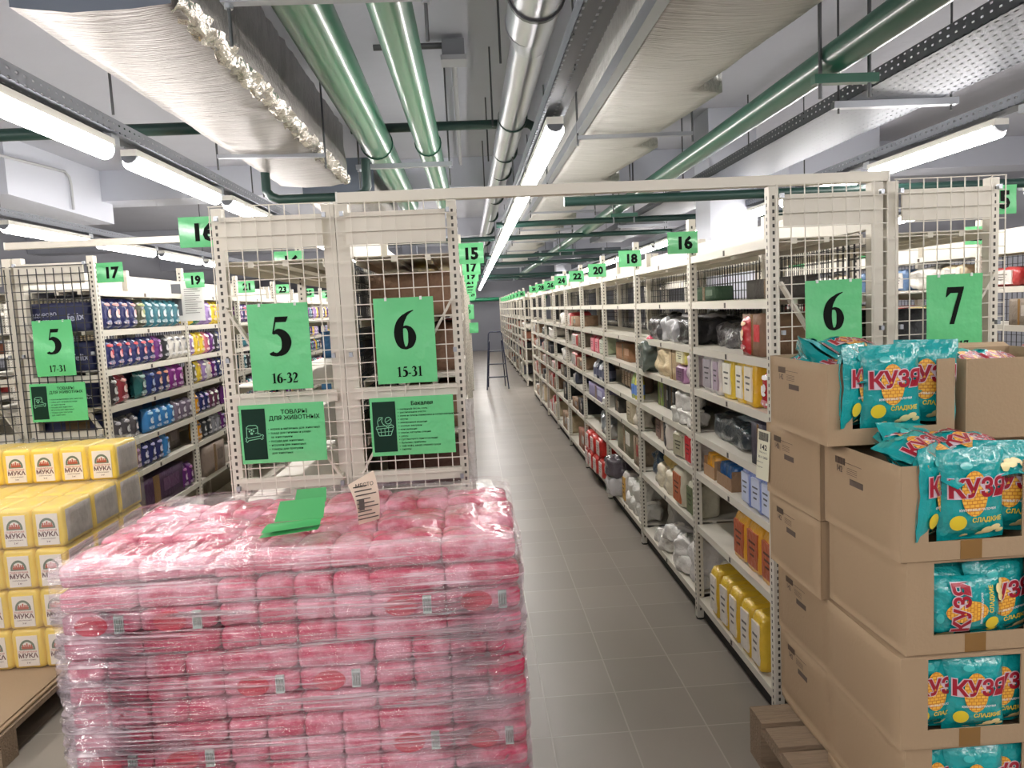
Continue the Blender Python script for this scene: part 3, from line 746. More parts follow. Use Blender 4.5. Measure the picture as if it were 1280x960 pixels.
# ------------------------------------------------------------------ pink packs under stretch wrap
PXL, PXR, PYF, PYB, PZT = -1.105, .085, 1.935, 2.635, 1.035
pallet('wooden pallet under the wrapped pink packs', PXL, PYF+.01, 1.19, .69)
PINK = mat('pink_pack_film', (205, 78, 112), .26, bump=.5, bscale=60, var=.22, vscale=30, coat=.5)
m_ = PINK; n, l, b = nodes(m_)      # print: white printed clouds over deep pink film
tc = n.new('ShaderNodeTexCoord'); nz = n.new('ShaderNodeTexNoise'); nz.inputs['Scale'].default_value = 11; nz.inputs['Detail'].default_value = 5
oi = n.new('ShaderNodeObjectInfo'); vm = n.new('ShaderNodeVectorMath'); vm.operation = 'ADD'
l.new(tc.outputs['Object'], vm.inputs[0]); l.new(oi.outputs['Location'], vm.inputs[1]); l.new(vm.outputs[0], nz.inputs['Vector'])
rp = n.new('ShaderNodeValToRGB'); rp.color_ramp.elements[0].position = .40; rp.color_ramp.elements[1].position = .60
rp.color_ramp.elements[0].color = lin((186, 54, 88)); rp.color_ramp.elements[1].color = lin((210, 142, 160))
l.new(nz.outputs['Fac'], rp.inputs[0]); l.new(rp.outputs[0], b.inputs['Base Color'])
REDP = mat('pack_red_print', (186, 34, 62), .4)
BARB = mat('pack_barcode_patch', (176, 190, 186), .5)
LAYER = (PZT-.150)/14
def pink_proto(w, d, h, face):
    def fn():
        t = thing('sugar_pack', '', 'pink pack', group='pink packs on the wrapped pallet')
        def fx(p):   # bulging pillow: pinched toward the ends
            u = abs(2*p.x/w); v = abs(2*p.y/d); f = 1-.14*max(u, v)**4
            return Vector((p.x, p.y, h/2+(p.z-h/2)*f+.004*noise.noise(Vector((p.x*40, p.y*40, p.z*30+w*9)))))
        m = MB(); rbox(m, w-.0005, d-.0005, h-.0005, h*.26, 10, .0035, w*9, fx); m.build('pack_body', PINK, t)
        if face:
            f = MB(); disc(f, -.018, h*.5, .042, h*.44, -d/2-.0050, 18); f.build('red_emblem', REDP, t)
            f = MB(); f.box(.040, .062, -d/2-.0052, -d/2+.004, h*.12, h*.86); f.build('barcode_patch', BARB, t)
            f = MB()
            for k in range(5): f.box(.043+k*.004, .0445+k*.004, -d/2-.0062, -d/2-.0052, h*.22, h*.76)
            f.build('barcode_bars', INK, t)
        return t
    return Proto(fn)
PP = {('end', 0): pink_proto(.1085, .17, LAYER, 0), ('side', 0): pink_proto(.197, .085, LAYER, 0), ('side', 1): pink_proto(.197, .085, LAYER, 1)}
rnd = random.Random(3)
# front courses: three-layer bundles, alternately end-on and side-on as in the photo
W_ = PXR-PXL-.02
pattern = {0: 'SSEESS', 1: 'EESSEE', 2: 'SSEESS', 3: 'EESSEE', 4: 'SSEESS'}
for lay in range(13):
    zb = .145+lay*LAYER
    grp = (12-lay)//3
    seq = pattern[grp % 5]; x = PXL+.01; i = 0
    for c in seq:
        if c == 'S':
            face = (12-lay) % 3 == 1
            PP[('side', 1 if face else 0)].put((x+.0985, PYF+.05+rnd.uniform(-.003, .003), zb), (0, 0, rnd.uniform(-.015, .015)), f'pink pack, {nth(14-lay)} layer from the top, {nth(i+1)} in the pallet front'); x += .198; i += 1
        else:
            for q in range(2):
                if x+.1 > PXR+.02: break
                PP[('end', 0)].put((x+.0495+.004, PYF+.09+rnd.uniform(-.004, .004), zb), (0, 0, rnd.uniform(-.02, .02)), f'pink pack, {nth(14-lay)} layer from the top, {nth(i+1)} in the pallet front', scale=(.91, 1, 1)); x += .099; i += 1
# top layer, laid in bundles turned this way and that
TL = .145+13*LAYER
def top_bundle(x0, y0, turned, n, tag_):
    for k in range(n):
        if turned: loc = (x0+.0545+k*.1, y0+.10, TL); P = PP[('end', 0)]; r = 0
        else: loc = (x0+.10, y0+.045+k*.085, TL); P = PP[('side', 0)]; r = 0
        P.put(loc, (rnd.uniform(-.05, .05), rnd.uniform(-.05, .05), r+rnd.uniform(-.05, .05)), f'pink pack on top of the pallet, {nth(k+1)} of the {tag_} bundle', scale=(1, 1.12 if turned else 1, rnd.uniform(.95, 1.05)))
bundles = [(0, 0, 1), (1, 0, 1), (2, 0, 1), (3, 0, 1), (4, 0, 0), (5, 0, 0), (0, 1, 1), (1, 1, 0), (2, 1, 1), (3, 1, 0), (4, 1, 0), (5, 1, 1), (0, 2, 0), (1, 2, 1), (2, 2, 0), (3, 2, 1), (4, 2, 1), (5, 2, 0)]
names_ = ['front left', 'second front', 'third front', 'fourth front', 'fifth front', 'front right', 'middle left', 'second middle', 'third middle', 'fourth middle', 'fifth middle', 'middle right', 'back left', 'second back', 'third back', 'fourth back', 'fifth back', 'back right']
for (i, j, turned), nm in zip(bundles, names_):
    top_bundle(PXL+.008+i*.197, PYF+.02+j*.226, turned, 2 if not turned or True else 2, nm)
# packs inside the stack, one uncountable mass
m = MB(); V, F = rbox_data(.27, .19, LAYER, LAYER*.4, 3, .004, 2)
for lay in range(13):
    for i in range(4):
        for j in range(2 if True else 3):
            o = Vector((PXL+.16+i*.29, PYF+.29+j*.22, .146+lay*LAYER)); m.add([v+o for v in V], F, 0, True)
o = m.build('inner_packs', PINK); tag(o, 'pink packs packed inside the wrapped pallet, behind its front layers', 'pink packs', kind='stuff')

# stretch wrap
def film(name, scale, rotz, ns, a0, a1, p0, p1, bstr, bdist, det=7, col=(240, 222, 230), gs=.10):
    m = bpy.data.materials.new(name); m.use_nodes = True; n = m.node_tree.nodes; l = m.node_tree.links
    for x in list(n):
        if x.type == 'BSDF_PRINCIPLED': n.remove(x)
    out = n['Material Output']
    tc = n.new('ShaderNodeTexCoord'); mp = n.new('ShaderNodeMapping'); mp.inputs['Scale'].default_value = scale; mp.inputs['Rotation'].default_value = (0, rotz, 0)
    l.new(tc.outputs['Object'], mp.inputs['Vector'])
    nz = n.new('ShaderNodeTexNoise'); nz.inputs['Scale'].default_value = ns; nz.inputs['Detail'].default_value = det; nz.inputs['Roughness'].default_value = .62; nz.inputs['Distortion'].default_value = .5
    l.new(mp.outputs[0], nz.inputs['Vector'])
    rp = n.new('ShaderNodeMapRange'); rp.inputs[1].default_value = p0; rp.inputs[2].default_value = p1; rp.inputs[3].default_value = a0; rp.inputs[4].default_value = a1
    l.new(nz.outputs['Fac'], rp.inputs[0])
    n2 = n.new('ShaderNodeTexNoise'); n2.inputs['Scale'].default_value = ns*1.7; n2.inputs['Detail'].default_value = 5; n2.inputs['Distortion'].default_value = 1.0; l.new(mp.outputs[0], n2.inputs['Vector'])
    bp = n.new('ShaderNodeBump'); bp.inputs['Strength'].default_value = bstr; bp.inputs['Distance'].default_value = bdist; l.new(n2.outputs['Fac'], bp.inputs['Height'])
    tr = n.new('ShaderNodeBsdfTransparent'); df = n.new('ShaderNodeBsdfDiffuse'); df.inputs[0].default_value = lin(col)
    gl = n.new('ShaderNodeBsdfGlossy'); gl.inputs['Roughness'].default_value = .13
    l.new(bp.outputs[0], gl.inputs['Normal']); l.new(bp.outputs[0], df.inputs['Normal'])
    m1 = n.new('ShaderNodeMixShader'); l.new(rp.outputs[0], m1.inputs[0]); l.new(tr.outputs[0], m1.inputs[1]); l.new(df.outputs[0], m1.inputs[2])
    gl.inputs[0].default_value = (gs, gs, gs, 1); m2 = n.new('ShaderNodeAddShader'); l.new(m1.outputs[0], m2.inputs[0]); l.new(gl.outputs[0], m2.inputs[1])
    l.new(m2.outputs[0], out.inputs[0]); return m
FILM = film('stretch_wrap_film', (1.1, 1.1, 34), .035, 2.6, .05, .50, .42, .70, 1.0, .014)
FILMT = film('stretch_wrap_top', (1.3, .8, 1), 0, 9, .02, .28, .46, .74, .7, .012)
t = thing('stretch_wrap', 'clear stretch wrap wound around the pink packs pallet', 'plastic wrap')
def loop(z, inset):
    P = []; x0, x1, y0, y1 = PXL-.022+inset, PXR+.022-inset, PYF-.022+inset, PYB+.022-inset; R = .06; N = 8
    for cx, cy, a in ((x1-R, y0+R, -90), (x1-R, y1-R, 0), (x0+R, y1-R, 90), (x0+R, y0+R, 180)):
        for k in range(N+1):
            an = math.radians(a+90*k/N); P.append((cx+R*math.cos(an), cy+R*math.sin(an)))
    out = []; 
    for (a, b_), (c, d) in zip(P, P[1:]+P[:1]):
        L = math.hypot(c-a, d-b_); q = max(1, int(L/.025))
        for k in range(q): out.append((a+(c-a)*k/q, b_+(d-b_)*k/q, z))
    return out
zs = [.03]+[.06+k*.0125 for k in range(78)]; zs = [z for z in zs if z < PZT-.01]
rings = [loop(z, 0) for z in zs]+[loop(PZT, .012), loop(PZT+.014, .05)]
K = len(rings[0]); V = []
cx0, cy0 = (PXL+PXR)/2, (PYF+PYB)/2
for r in rings:
    for x, y, z in r:
        ph = ((PZT-z) % (LAYER*3))/(LAYER*3); wv = -.012*(abs(ph-.5)*2)**6
        wv += .007*noise.noise(Vector((x*3, y*3, z*45)))+.004*noise.noise(Vector((x*11, y*11, z*90)))
        d = Vector((x-cx0, (y-cy0)*1.6, 0)).normalized(); V.append((x+d.x*wv, y+d.y*wv, z))
K = min(len(r) for r in rings)
if False:
    F = [(j*K+k, j*K+(k+1) % K, (j+1)*K+(k+1) % K, (j+1)*K+k) for j in range(len(rings)-1) for k in range(K)]
else:
    V = V[:(len(rings)-2)*K]; rings = rings[:-2]; V += [(cx0+(x-cx0)*.992, cy0+(y-cy0)*.985, PZT+.004) for x, y, z in V[-K:]]+[(cx0+(x-cx0)*.96, cy0+(y-cy0)*.93, PZT+.016) for x, y, z in V[-K:]]; rings += [0, 0]; F = [(j*K+k, j*K+(k+1) % K, (j+1)*K+(k+1) % K, (j+1)*K+k) for j in range(len(rings)-1) for k in range(K)]
MB().add(V, F, 0, True).build('side_wrap', FILM, t)
m = MB(); NX, NY = 90, 54; V = []
def topz(x, y):
    u = (x-PXL-.008)/.197; v = (y-PYF-.02)/.226
    g = max(0, 1-abs((u % 1)-.5)*2)**.35*max(0, 1-abs((v % 1)-.5)*2)**.35
    e = min(x-PXL, PXR-x, y-PYF, PYB-y)
    return PZT+.002+.022*g+.008*noise.noise(Vector((x*14, y*14, 2)))+.005*noise.noise(Vector((x*45, y*30, 7)))-.05*max(0, 1-max(e, -.02)/.05)**2*.45
for j in range(NY+1):
    for i in range(NX+1):
        x = PXL-.012+(PXR-PXL+.024)*i/NX; y = PYF-.014+(PYB-PYF+.028)*j/NY; V.append((x, y, topz(x, y)))
m.add(V, [(j*(NX+1)+i, j*(NX+1)+i+1, (j+1)*(NX+1)+i+1, (j+1)*(NX+1)+i) for j in range(NY) for i in range(NX)], 0, True)
m.build('top_wrap', FILMT, t)

# papers on the wrapped pallet
t = thing('green_card', 'folded green cards lying on the wrapped pink packs', 'paper', (-.50, 2.09, PZT+.022), (0, 0, -.05)); t.scale = (.80, .80, .62)
GM = mat('green_card_matt', (56, 156, 84), .5)
def sheet(m, P, N=8, cur=None, th=.0006):
    """bent sheet between 4 corners"""
    a, b_, c, d = map(Vector, P); V = []
    for s_ in (0, 1):
        for j in range(N+1):
            for i in range(N+1):
                u, v = i/N, j/N; p = a*(1-u)*(1-v)+b_*u*(1-v)+c*u*v+d*(1-u)*v
                if cur: p = p+cur(u, v)
                p = p+Vector((0, 0, th*s_)) if abs((b_-a).cross(d-a).normalized().z) > .5 else p+Vector((0, th*s_, 0)); V.append(p)
    K = (N+1)**2; F = []
    for j in range(N):
        for i in range(N):
            q = j*(N+1)+i; F.append((q, q+1, q+N+2, q+N+1)); F.append((K+q, K+q+N+1, K+q+N+2, K+q+1))
    return m.add(V, F, 0, True)
sheet(MB(), [(-.085, -.02, .035), (.085, -.02, .045), (.085, .03, .125), (-.075, .03, .112)]).build('standing_card', GM, t)
m = sheet(MB(), [(-.03, .045, .10), (.082, .045, .10), (.082, .06, .16), (-.022, .06, .155)]); m.build('rear_card', GM, t)
m = sheet(MB(), [(-.11, -.09, .012), (.082, -.06, .030), (.085, -.02, .045), (-.095, -.02, .030)], cur=lambda u, v: Vector((0, 0, .012*math.sin(v*3.1)))); m.build('lying_card', GM, t)
m = sheet(MB(), [(-.115, -.10, -.004), (.075, -.07, .012), (.08, -.01, .012), (-.10, -.01, .0)], cur=lambda u, v: Vector((0, 0, .006*math.sin(v*3.1)))); m.build('lower_card', GM, t)
t = thing('price_sheet', 'tall bent printed sheet standing on the wrapped pink packs', 'paper', (-.328, 2.16, PZT+.004), (0, 0, .62)); t.scale = (.9, .9, .85)
PSH = mat('price_sheet_paper', (226, 206, 186), .6)
cur = lambda u, v: Vector((0, -.02*math.sin(v*3.0)+.012*u, 0))
sheet(MB(), [(-.03, 0, 0), (.05, 0, .0), (.055, .03, .165), (-.045, .03, .135)], cur=cur).build('sheet', PSH, t)
m = MB()
for k in range(9):
    v = .12+k*.095; z = v*.14; y_ = .03*v-.02*math.sin(v*3.0)-.003
    m.box(-.034, .038-.012*(k % 3), y_-.001, y_+.0005, z, z+.0035)
m.box(-.030, -.012, -.0125, -.0115, .05, .085)
m.build('printed_lines', INK, t)
m = MB(); put_text(m, 'МЕСТО', .018, .0, .125, .003, bold=.01); m.build('lettering', INK, t)

# ------------------------------------------------------------------ flour on the left pallet
pallet('weathered wooden pallet under the yellow flour', -2.72, 2.80, .88, 1.32, 'y', .128)
t = thing('cardboard_sheet', 'flat cardboard sheet under the flour bags', 'cardboard', (-2.28, 3.46, .130))
m = MB(); V, F = rbox_data(.86, 1.30, .012, .004, 8, .0015, 4); m.add(V, F, 0, True).build('sheet', CARD, t)
m = MB(); V, F = rbox_data(.84, 1.26, .006, .002, 6, .001, 9); m.add([Vector(v)+Vector((-.005, .0, .0125)) for v in V], F, 0, True).build('upper_sheet', CARD, t)
YEL = mat('flour_yellow', (240, 206, 84), .35, var=.06, coat=.3)
FW, FD, FH = .137, .262, .1795
KR = mat('flour_label', (240, 232, 222), .45); ARC = mat('flour_arch_green', (112, 124, 104), .5); CAS = mat('flour_castle_red', (190, 92, 66), .5)
TXR = mat('flour_text_dark', (96, 48, 56), .5); TXO = mat('flour_text_red', (196, 92, 72), .5)
GREYP = mat('flour_side_print', (184, 176, 172), .3, var=.35, vscale=22, bump=.3, bscale=30, coat=.4)
def flour():
    t = thing('flour_bag', '', 'flour bag', group='flour bags on the left pallet')
    def fx(p):
        z = p.z/FH
        x = p.x*(1+.02*math.sin(z*3.14)); y = p.y
        if z > .86: x *= 1-.10*(z-.86)/.14; y *= 1-.03*(z-.86)/.14
        return Vector((x, y, p.z+.003*noise.noise(Vector((p.x*30, p.y*20, 3)))))
    m = MB(); rbox(m, FW-.003, FD-.003, FH-.001, .012, 10, .002, 4, fx); m.build('bag_body', YEL, t)
    y = -FD/2-.0015
    for s in (-1, 1):
        rbox(MB(), .004, FD*.82, FH*.80, .0019, 5, .002, 3).build('side_print', GREYP, t, (s*(FW/2+.0), .0, .018))
    m = MB().box(-.045, .045, y-.0005, y+.006, .014, FH*.84); m.build('front_label', KR, t)
    y -= .0012
    m = MB(); disc(m, 0, .094, .034, .040, y, 20, a0=0, a1=180, inner=.74); m.box(-.034, .034, y, y+.0005, .088, .094); m.build('arch_emblem', ARC, t)
    m = MB(); m.box(-.024, .024, y, y+.0005, .092, .103)
    for q in (-.018, -.009, 0, .009, .018): m.box(q-.003, q+.003, y, y+.0005, .103, .112+(.006 if q == 0 else 0))
    m.build('castle_emblem', CAS, t)
    m = MB(); put_text(m, 'ПШЕНИЧНАЯ', .0115, 0, .075, y, bold=.01, sx=1.05); m.build('small_lettering', TXO, t)
    m = MB(); put_text(m, 'МУКА', .028, 0, .052, y, bold=.03, sx=1.05); put_text(m, 'хлебопекарная', .0085, 0, .040, y); put_text(m, '2 кг', .010, 0, .026, y, bold=.02); m.build('lettering', TXR, t)
    return t
FP = Proto(flour); rnd = random.Random(8)
fz0 = .1505
for r in range(3):
    for c in range(6):
        for k in range(5 if r == 2 else 4):
            FP.put((-1.815-FW/2-c*(FW+.0012)+rnd.uniform(-.001, .001), 3.33+FD/2+r*(FD+.002)+rnd.uniform(-.003, .003)+(.006 if k % 2 else 0), fz0+k*(FH+.0005)), (0, 0, rnd.uniform(-.012, .012)),
                   f'yellow flour bag, {nth(c+1)} column from the right, {nth(r+1)} row back, {nth(k+1)} layer up')
t = thing('shrink_film', 'thin glossy shrink film over the yellow flour stack', 'plastic film')
FL2 = mat('shrink_film', (235, 235, 230), .1, alpha=.13, bump=1, bscale=30, stretch=(1, 1, .4))
def fbox(m, x0, x1, y0, y1, z0, z1):
    V, F = rbox_data(x1-x0, y1-y0, z1-z0, .02, 22, .004, 5); return m.add([Vector(v)+Vector(((x0+x1)/2, (y0+y1)/2, z0)) for v in V], F, 0, True)
fbox(MB(), -2.66, -1.802, 3.318, 3.862, .152, .880).build('lower_film', FL2, t)
fbox(MB(), -2.66, -1.802, 3.866, 4.140, .152, 1.062).build('upper_film', FL2, t)
# ------------------------------------------------------------------ corn snack boxes, right
pallet('worn wooden pallet under the snack boxes', .925, 1.72, 1.2, .83, 'x', .172)
TEAL = mat('snack_teal', (18, 156, 158), .22, bump=.5, bscale=34, var=.12, vscale=14, coat=.6)
TEALD = mat('snack_teal_light', (58, 178, 176), .25, coat=.5)
SRED = mat('snack_red', (158, 22, 44), .35); SWHT = mat('snack_outline', (214, 196, 206), .4); SYEL = mat('snack_yellow', (226, 200, 48), .35)
SCRM = mat('snack_cream', (238, 222, 160), .4)
CORN = mat('snack_corn', (236, 178, 60), .4); n, l, b = nodes(CORN)
tc = n.new('ShaderNodeTexCoord'); mp = n.new('ShaderNodeMapping'); mp.inputs['Rotation'].default_value = (math.pi/2, 0, 0); l.new(tc.outputs['Object'], mp.inputs['Vector'])
br = n.new('ShaderNodeTexBrick'); br.inputs['Scale'].default_value = 1; br.inputs['Brick Width'].default_value = .013; br.inputs['Row Height'].default_value = .009; br.inputs['Mortar Size'].default_value = .0011
br.inputs['Color1'].default_value = lin((244, 196, 84)); br.inputs['Color2'].default_value = lin((232, 168, 52)); br.inputs['Mortar'].default_value = lin((196, 116, 36))
l.new(mp.outputs[0], br.inputs['Vector']); l.new(br.outputs['Color'], b.inputs['Base Color'])
PW, PH, PD = .178, .235, .062
def snack():
    t = thing('snack_pack', '', 'snack pack')
    pillow(MB(), PW, PH, PD, 14, 18, .006, 2, .05).build('pack_body', TEAL, t)
    def cf(x, z):
        u = max(-1, min(1, 2*x/PW)); v = max(-1, min(1, (2*z/PH-1)/.9)); return -pil_t(u, v, PD)-.006
    def em(name, m, mt): m.build(name, mt, t)
    m = MB(); disc(m, -.012, .125, .034, .058, 0, 20, conf=cf); em('corn_print', m, CORN)
    m = MB(); put_text(m, 'КУЗЯ', .062, 0, .118, -.0008, bold=.075, conf=cf, sx=.98); em('lettering_outline', m, SWHT)
    m = MB(); put_text(m, 'КУЗЯ', .062, 0, .118, -.0016, bold=.035, conf=cf, sx=.98); em('lettering', m, SRED)
    m = MB(); disc(m, -.052, .052, .020, .020, -.0004, 16, conf=cf); em('yellow_ball', m, SYEL)
    m = MB(); put_text(m, 'СЛАДКИЕ', .0165, .022, .052, -.0006, bold=.03, conf=cf); em('yellow_lettering', m, SYEL)
    m = MB(); put_text(m, 'КУКУРУЗНЫЕ ПАЛОЧКИ', .0080, -.004, .082, -.0006, bold=.02, conf=cf); em('small_lettering', m, mat('print_white', (1,1,1)))
    m = MB()
    for q, (x, z, r) in enumerate(((.03, .026, .018), (.05, .033, .015), (.066, .022, .012), (.012, .018, .012), (-.03, .016, .010))): disc(m, x, z, r, r*.6, -.0003*(q+1), 12, conf=cf)
    em('snack_print', m, SCRM)
    m = MB(); disc(m, -.03, .196, .016, .009, -.0004, 14, conf=cf); em('emblem', m, TEALD)
    return t
SP = Proto(snack)
LBLINK = mat('box_print', (92, 78, 68), .8)
def carton(name, label, loc, w, d, h, rot=0, window=False, open_=False, printed=True, cat='box', cm=None, group=None, flaps=False):
    """x=w, y=d; window cut in the front (-y) wall"""
    cm = cm or CARD; t = thing(name, label, cat, loc, (0, 0, rot), group); th = .004
    m = MB()
    N = 8; bl = .009
    for sgn in (-1, 1):        # side walls bulge a little
        V = []
        for j in range(N+1):
            for i in range(N+1):
                u, v = 2*i/N-1, 2*j/N-1; V.append((sgn*(w/2+bl*(1-u**4)*(1-v**6)), d/2*u, h*(v+1)/2))
        for j in range(N+1):
            for i in range(N+1): u, v = 2*i/N-1, 2*j/N-1; V.append((sgn*(w/2-th+bl*(1-u**4)*(1-v**6)), d/2*u, h*(v+1)/2))
        K = (N+1)**2; F = []
        for j in range(N):
            for i in range(N): q = j*(N+1)+i; F += [(q, q+1, q+N+2, q+N+1), (K+q, K+q+N+1, K+q+N+2, K+q+1)]
        for i in range(N):
            for e0, st in ((i, 1), (N*(N+1)+i, 1), (i*(N+1), N+1), (i*(N+1)+N, N+1)): F.append((e0, e0+st, K+e0+st, K+e0))
        m.add(V, F, 0, True)
    m.box(-w/2+th, w/2-th, d/2-th, d/2, 0, h); m.box(-w/2+th, w/2-th, -d/2+th, d/2-th, 0, th)
    if window:
        a, b_, z0 = -w/2+w*.20, -w/2+w*.86, h*.20
        m.box(-w/2+th, a, -d/2, -d/2+th, 0, h); m.box(b_, w/2-th, -d/2, -d/2+th, 0, h); m.box(a, b_, -d/2, -d/2+th, 0, z0)
        if not open_: m.box(a, b_, -d/2, -d/2+th, h-.006, h)
    else: m.box(-w/2+th, w/2-th, -d/2, -d/2+th, 0, h)
    if not open_: m.box(-w/2+th, w/2-th, -d/2+th, d/2-th, h-th, h)
    m.build('carton_body', cm, t)
    if open_ and flaps:
        MB().add([(-w/2, d/2, h), (w/2, d/2, h), (w/2, d/2+.03, h+.012), (-w/2, d/2+.03, h+.02), (-w/2, d/2+.003, h), (w/2, d/2+.003, h), (w/2, d/2+.033, h+.012), (-w/2, d/2+.033, h+.02)], [(0,1,2,3),(7,6,5,4),(3,2,6,7),(0,3,7,4),(1,5,6,2)]).build('flap', cm, t)
    # crease lines and tape
    m = MB(); m.box(-.028, .028, -d/2-.0008, -d/2, 0, h*(.20 if window else .3)); m.build('tape', TAPE, t)
    if printed:
        m = MB(); x = -w/2-bl-.0006; y0 = d*.14
        for k in range(9): m.box(x, x+.0005, y0+.055-k*.0065, y0+.0585-k*.0065, h*.80, h*.88)
        m.box(x, x+.0005, -d*.08, d*.15, h*.835, h*.84); m.box(x, x+.0005, -d*.1, d*.08, h*.60, h*.67)
        for k in range(4): m.box(x, x+.0005, -d*.02, d*.12, h*(.78-k*.022), h*(.785-k*.022))
        V, F = text_mb('142', .024, .02); m.add([(x, y0+.035-a, h*.71+c) for a, _, c in V], F); m.build('printed_marks', LBLINK, t)
    return t
BW, BD, BH = .37, .40, .2450
fr = [('top', .952), ('second', .7035), ('third', .455), ('bottom', .2065)]
jit = [(-.006, -.004, .004), (.012, .004, .012), (-.002, -.006, -.010), (.012, .004, .006)]
fy = 1.80
for (nm, z), (jx, jy, jr) in zip(fr, jit):
    carton('snack_carton', f'cardboard snack box with a cut window, {nm} of the front stack', (1.045+BW/2+jx, fy+BD/2+jy, z), BW, BD, BH, jr, window=True, open_=(nm == 'top'), printed=(nm == 'top'), group='front stack of snack boxes')
MB  # front stack stands on a low half-height box
carton('snack_carton', 'flat part box at the very bottom of the front stack', (1.045+BW/2, fy+BD/2, .172), BW, BD, .033, 0, printed=False)
for i, (z, jx, nm) in enumerate(((.9425, 0, 'top'), (.692, .006, 'second'), (.4415, .036, 'third'), (.191, .04, 'bottom'))):
    carton('snack_carton', f'closed cardboard box, {nm} of the rear left stack', (1.028+.38/2+jx, 2.215+.20, z), .38, .400, .2465, (.012, -.008, .01, -.004)[i], printed=True, group='rear left stack of boxes')
carton('snack_carton', 'flat part box at the very bottom of the rear left stack', (1.26, 2.415, .172), .38, .40, .018, 0, printed=False)
for i, nm in enumerate(('bottom', 'second', 'third', 'top')):
    carton('snack_carton', f'closed cardboard box, {nm} of the rear right stack', (1.64, 2.42, .172+i*.255), .37, .40, .254, 0, printed=False, group='rear right stack of boxes')
A = carton('snack_carton', 'open snack box on the very top, overflowing with teal packs', (.975+.365/2+.01, 2.055+.21, 1.2035), .365, .42, .232, -.02, window=True, open_=True)
Fb = carton('snack_carton', 'open box with raised flap behind the top snack box, right edge', (1.62, 2.30, 1.1935), .40, .42, .232, -.05, open_=True, flaps=True, printed=False)
# packs in the windows
def sp(x, y, z, rx=0, ry=0, rz=0, label='', sc=None): return SP.put((x, y, z), (rx, ry, rz), label, None, sc)
def packs_window(bx, by, z, name, variant=0):
    y = by+.026
    if variant == 0:
        sp(bx-.085, y+.025, z+.045, 0, .02, .75, f'teal snack pack seen edge-on in the window of {name}')
        sp(bx+.008, y-.005, z+.040, 0, -.02, .05, f'teal snack pack facing out in the window of {name}')
        sp(bx+.125, y+.030, z+.046, 0, .03, -.12, f'teal snack pack at the right of the window of {name}')
    elif variant == 1:
        sp(bx-.14+.235, y+.006, z+.115, 0, -math.pi/2, 0, f'teal snack pack lying sideways in the window of {name}', (.86, 1, .95))
        sp(bx+.11, y+.030, z+.020, 0, -.15, .1, f'snack pack twisted behind it in {name}', (1, 1, .9))
        sp(bx-.10, y+.035, z+.012, 0, .2, .1, f'snack pack low left in the window of {name}', (1, 1, .9))
    else:
        sp(bx-.085, y+.020, z+.030, 0, .0, .15, f'teal snack pack at the left of the window of {name}', (.9, 1, .9))
        sp(bx+.015, y-.002, z+.030, 0, .0, -.04, f'teal snack pack facing out in the window of {name}', (.9, 1, .9))
        sp(bx+.10, y+.022, z+.030, 0, .0, .04, f'teal snack pack at the right of the window of {name}', (.9, 1, .9))
bx = 1.045+BW/2
packs_window(bx, fy, .956, 'the front stack top box', 0)
packs_window(bx+.012, fy, .7075, 'the front stack second box', 1)
packs_window(bx+.004, fy-.004, .459, 'the front stack third box', 2)
packs_window(bx+.010, fy, .2105, 'the front stack bottom box', 2)
packs_window(1.165, 2.055, 1.207, 'the topmost overflowing box', 0)
# loose packs heaped on the open tops
rnd = random.Random(21)
def heap(x0, x1, y0, y1, z, nx, ny, name, rot):
    i = 0
    for a in range(nx):
        for b_ in range(ny):
            i += 1; x = x0+(x1-x0)*(a+.5)/nx; y = y0+(y1-y0)*(b_+.5)/ny
            c = Vector((0, 0, PH/2)); e = (-1.25+rnd.uniform(-.22, .22), rnd.uniform(-.2, .2), rot+rnd.uniform(-.4, .4))
            from mathutils import Euler
            R_ = Euler(e).to_matrix(); o = Vector((x, y, z+rnd.uniform(0, .018)))-R_ @ c
            sp(o.x, o.y, o.z, *e, label=f'teal snack pack in the heap on {name}, {nth(i)} one')
heap(1.05, 1.29, 2.13, 2.43, 1.385, 2, 3, 'the topmost box', .2)
heap(1.13, 1.36, 1.86, 2.04, 1.185, 2, 2, 'the front stack top box', .15)
heap(1.54, 1.72, 2.2, 2.42, 1.355, 2, 1, 'the open box at the right edge', .2)
sp(1.26, 2.30, 1.405, -1.30, .06, .15, 'teal snack pack lying highest on the topmost box')
sp(1.17, 2.22, 1.345, -.9, .3, 1.2, 'teal snack pack lying across the topmost box')
for (x, y, e) in ((1.20, 1.93, .25),): sp(x, y, 1.06, -.55, .12, e, 'teal snack pack poking out of the front stack top box')
# inner filling so the boxes are full from any side
# price label hanging at the rear left stack
t = thing('price_label', 'white 142 shelf label with barcode on the rear left box stack', 'price label', (1.005, 2.595, 1.075), (0, .08, -math.pi/2+.32))
m = MB(); m.box(-.032, .032, -.0006, .0006, -.09, .09); m.build('sheet', mat('label_cream', (226, 224, 200), .5), t)
m = MB(); rnd2 = random.Random(4)
xx = -.026
while xx < .024: wq = rnd2.choice((.0008, .0014, .0022)); m.box(xx, xx+wq, -.0012, -.0007, .052, .082); xx += wq+rnd2.choice((.0010, .0016))
put_text(m, '142', .026, 0, .020, -.001, bold=.03); put_text(m, 'Место 5', .010, 0, .006, -.001); put_text(m, '30.11.2023', .011, .0, -.012, -.001, bold=.02); put_text(m, 'Артикул', .008, -.014, -.030, -.001); put_text(m, 'Партия', .008, -.014, -.048, -.001)
m.build('printed_marks', mat('ink_black', (24, 24, 24), .6), t)

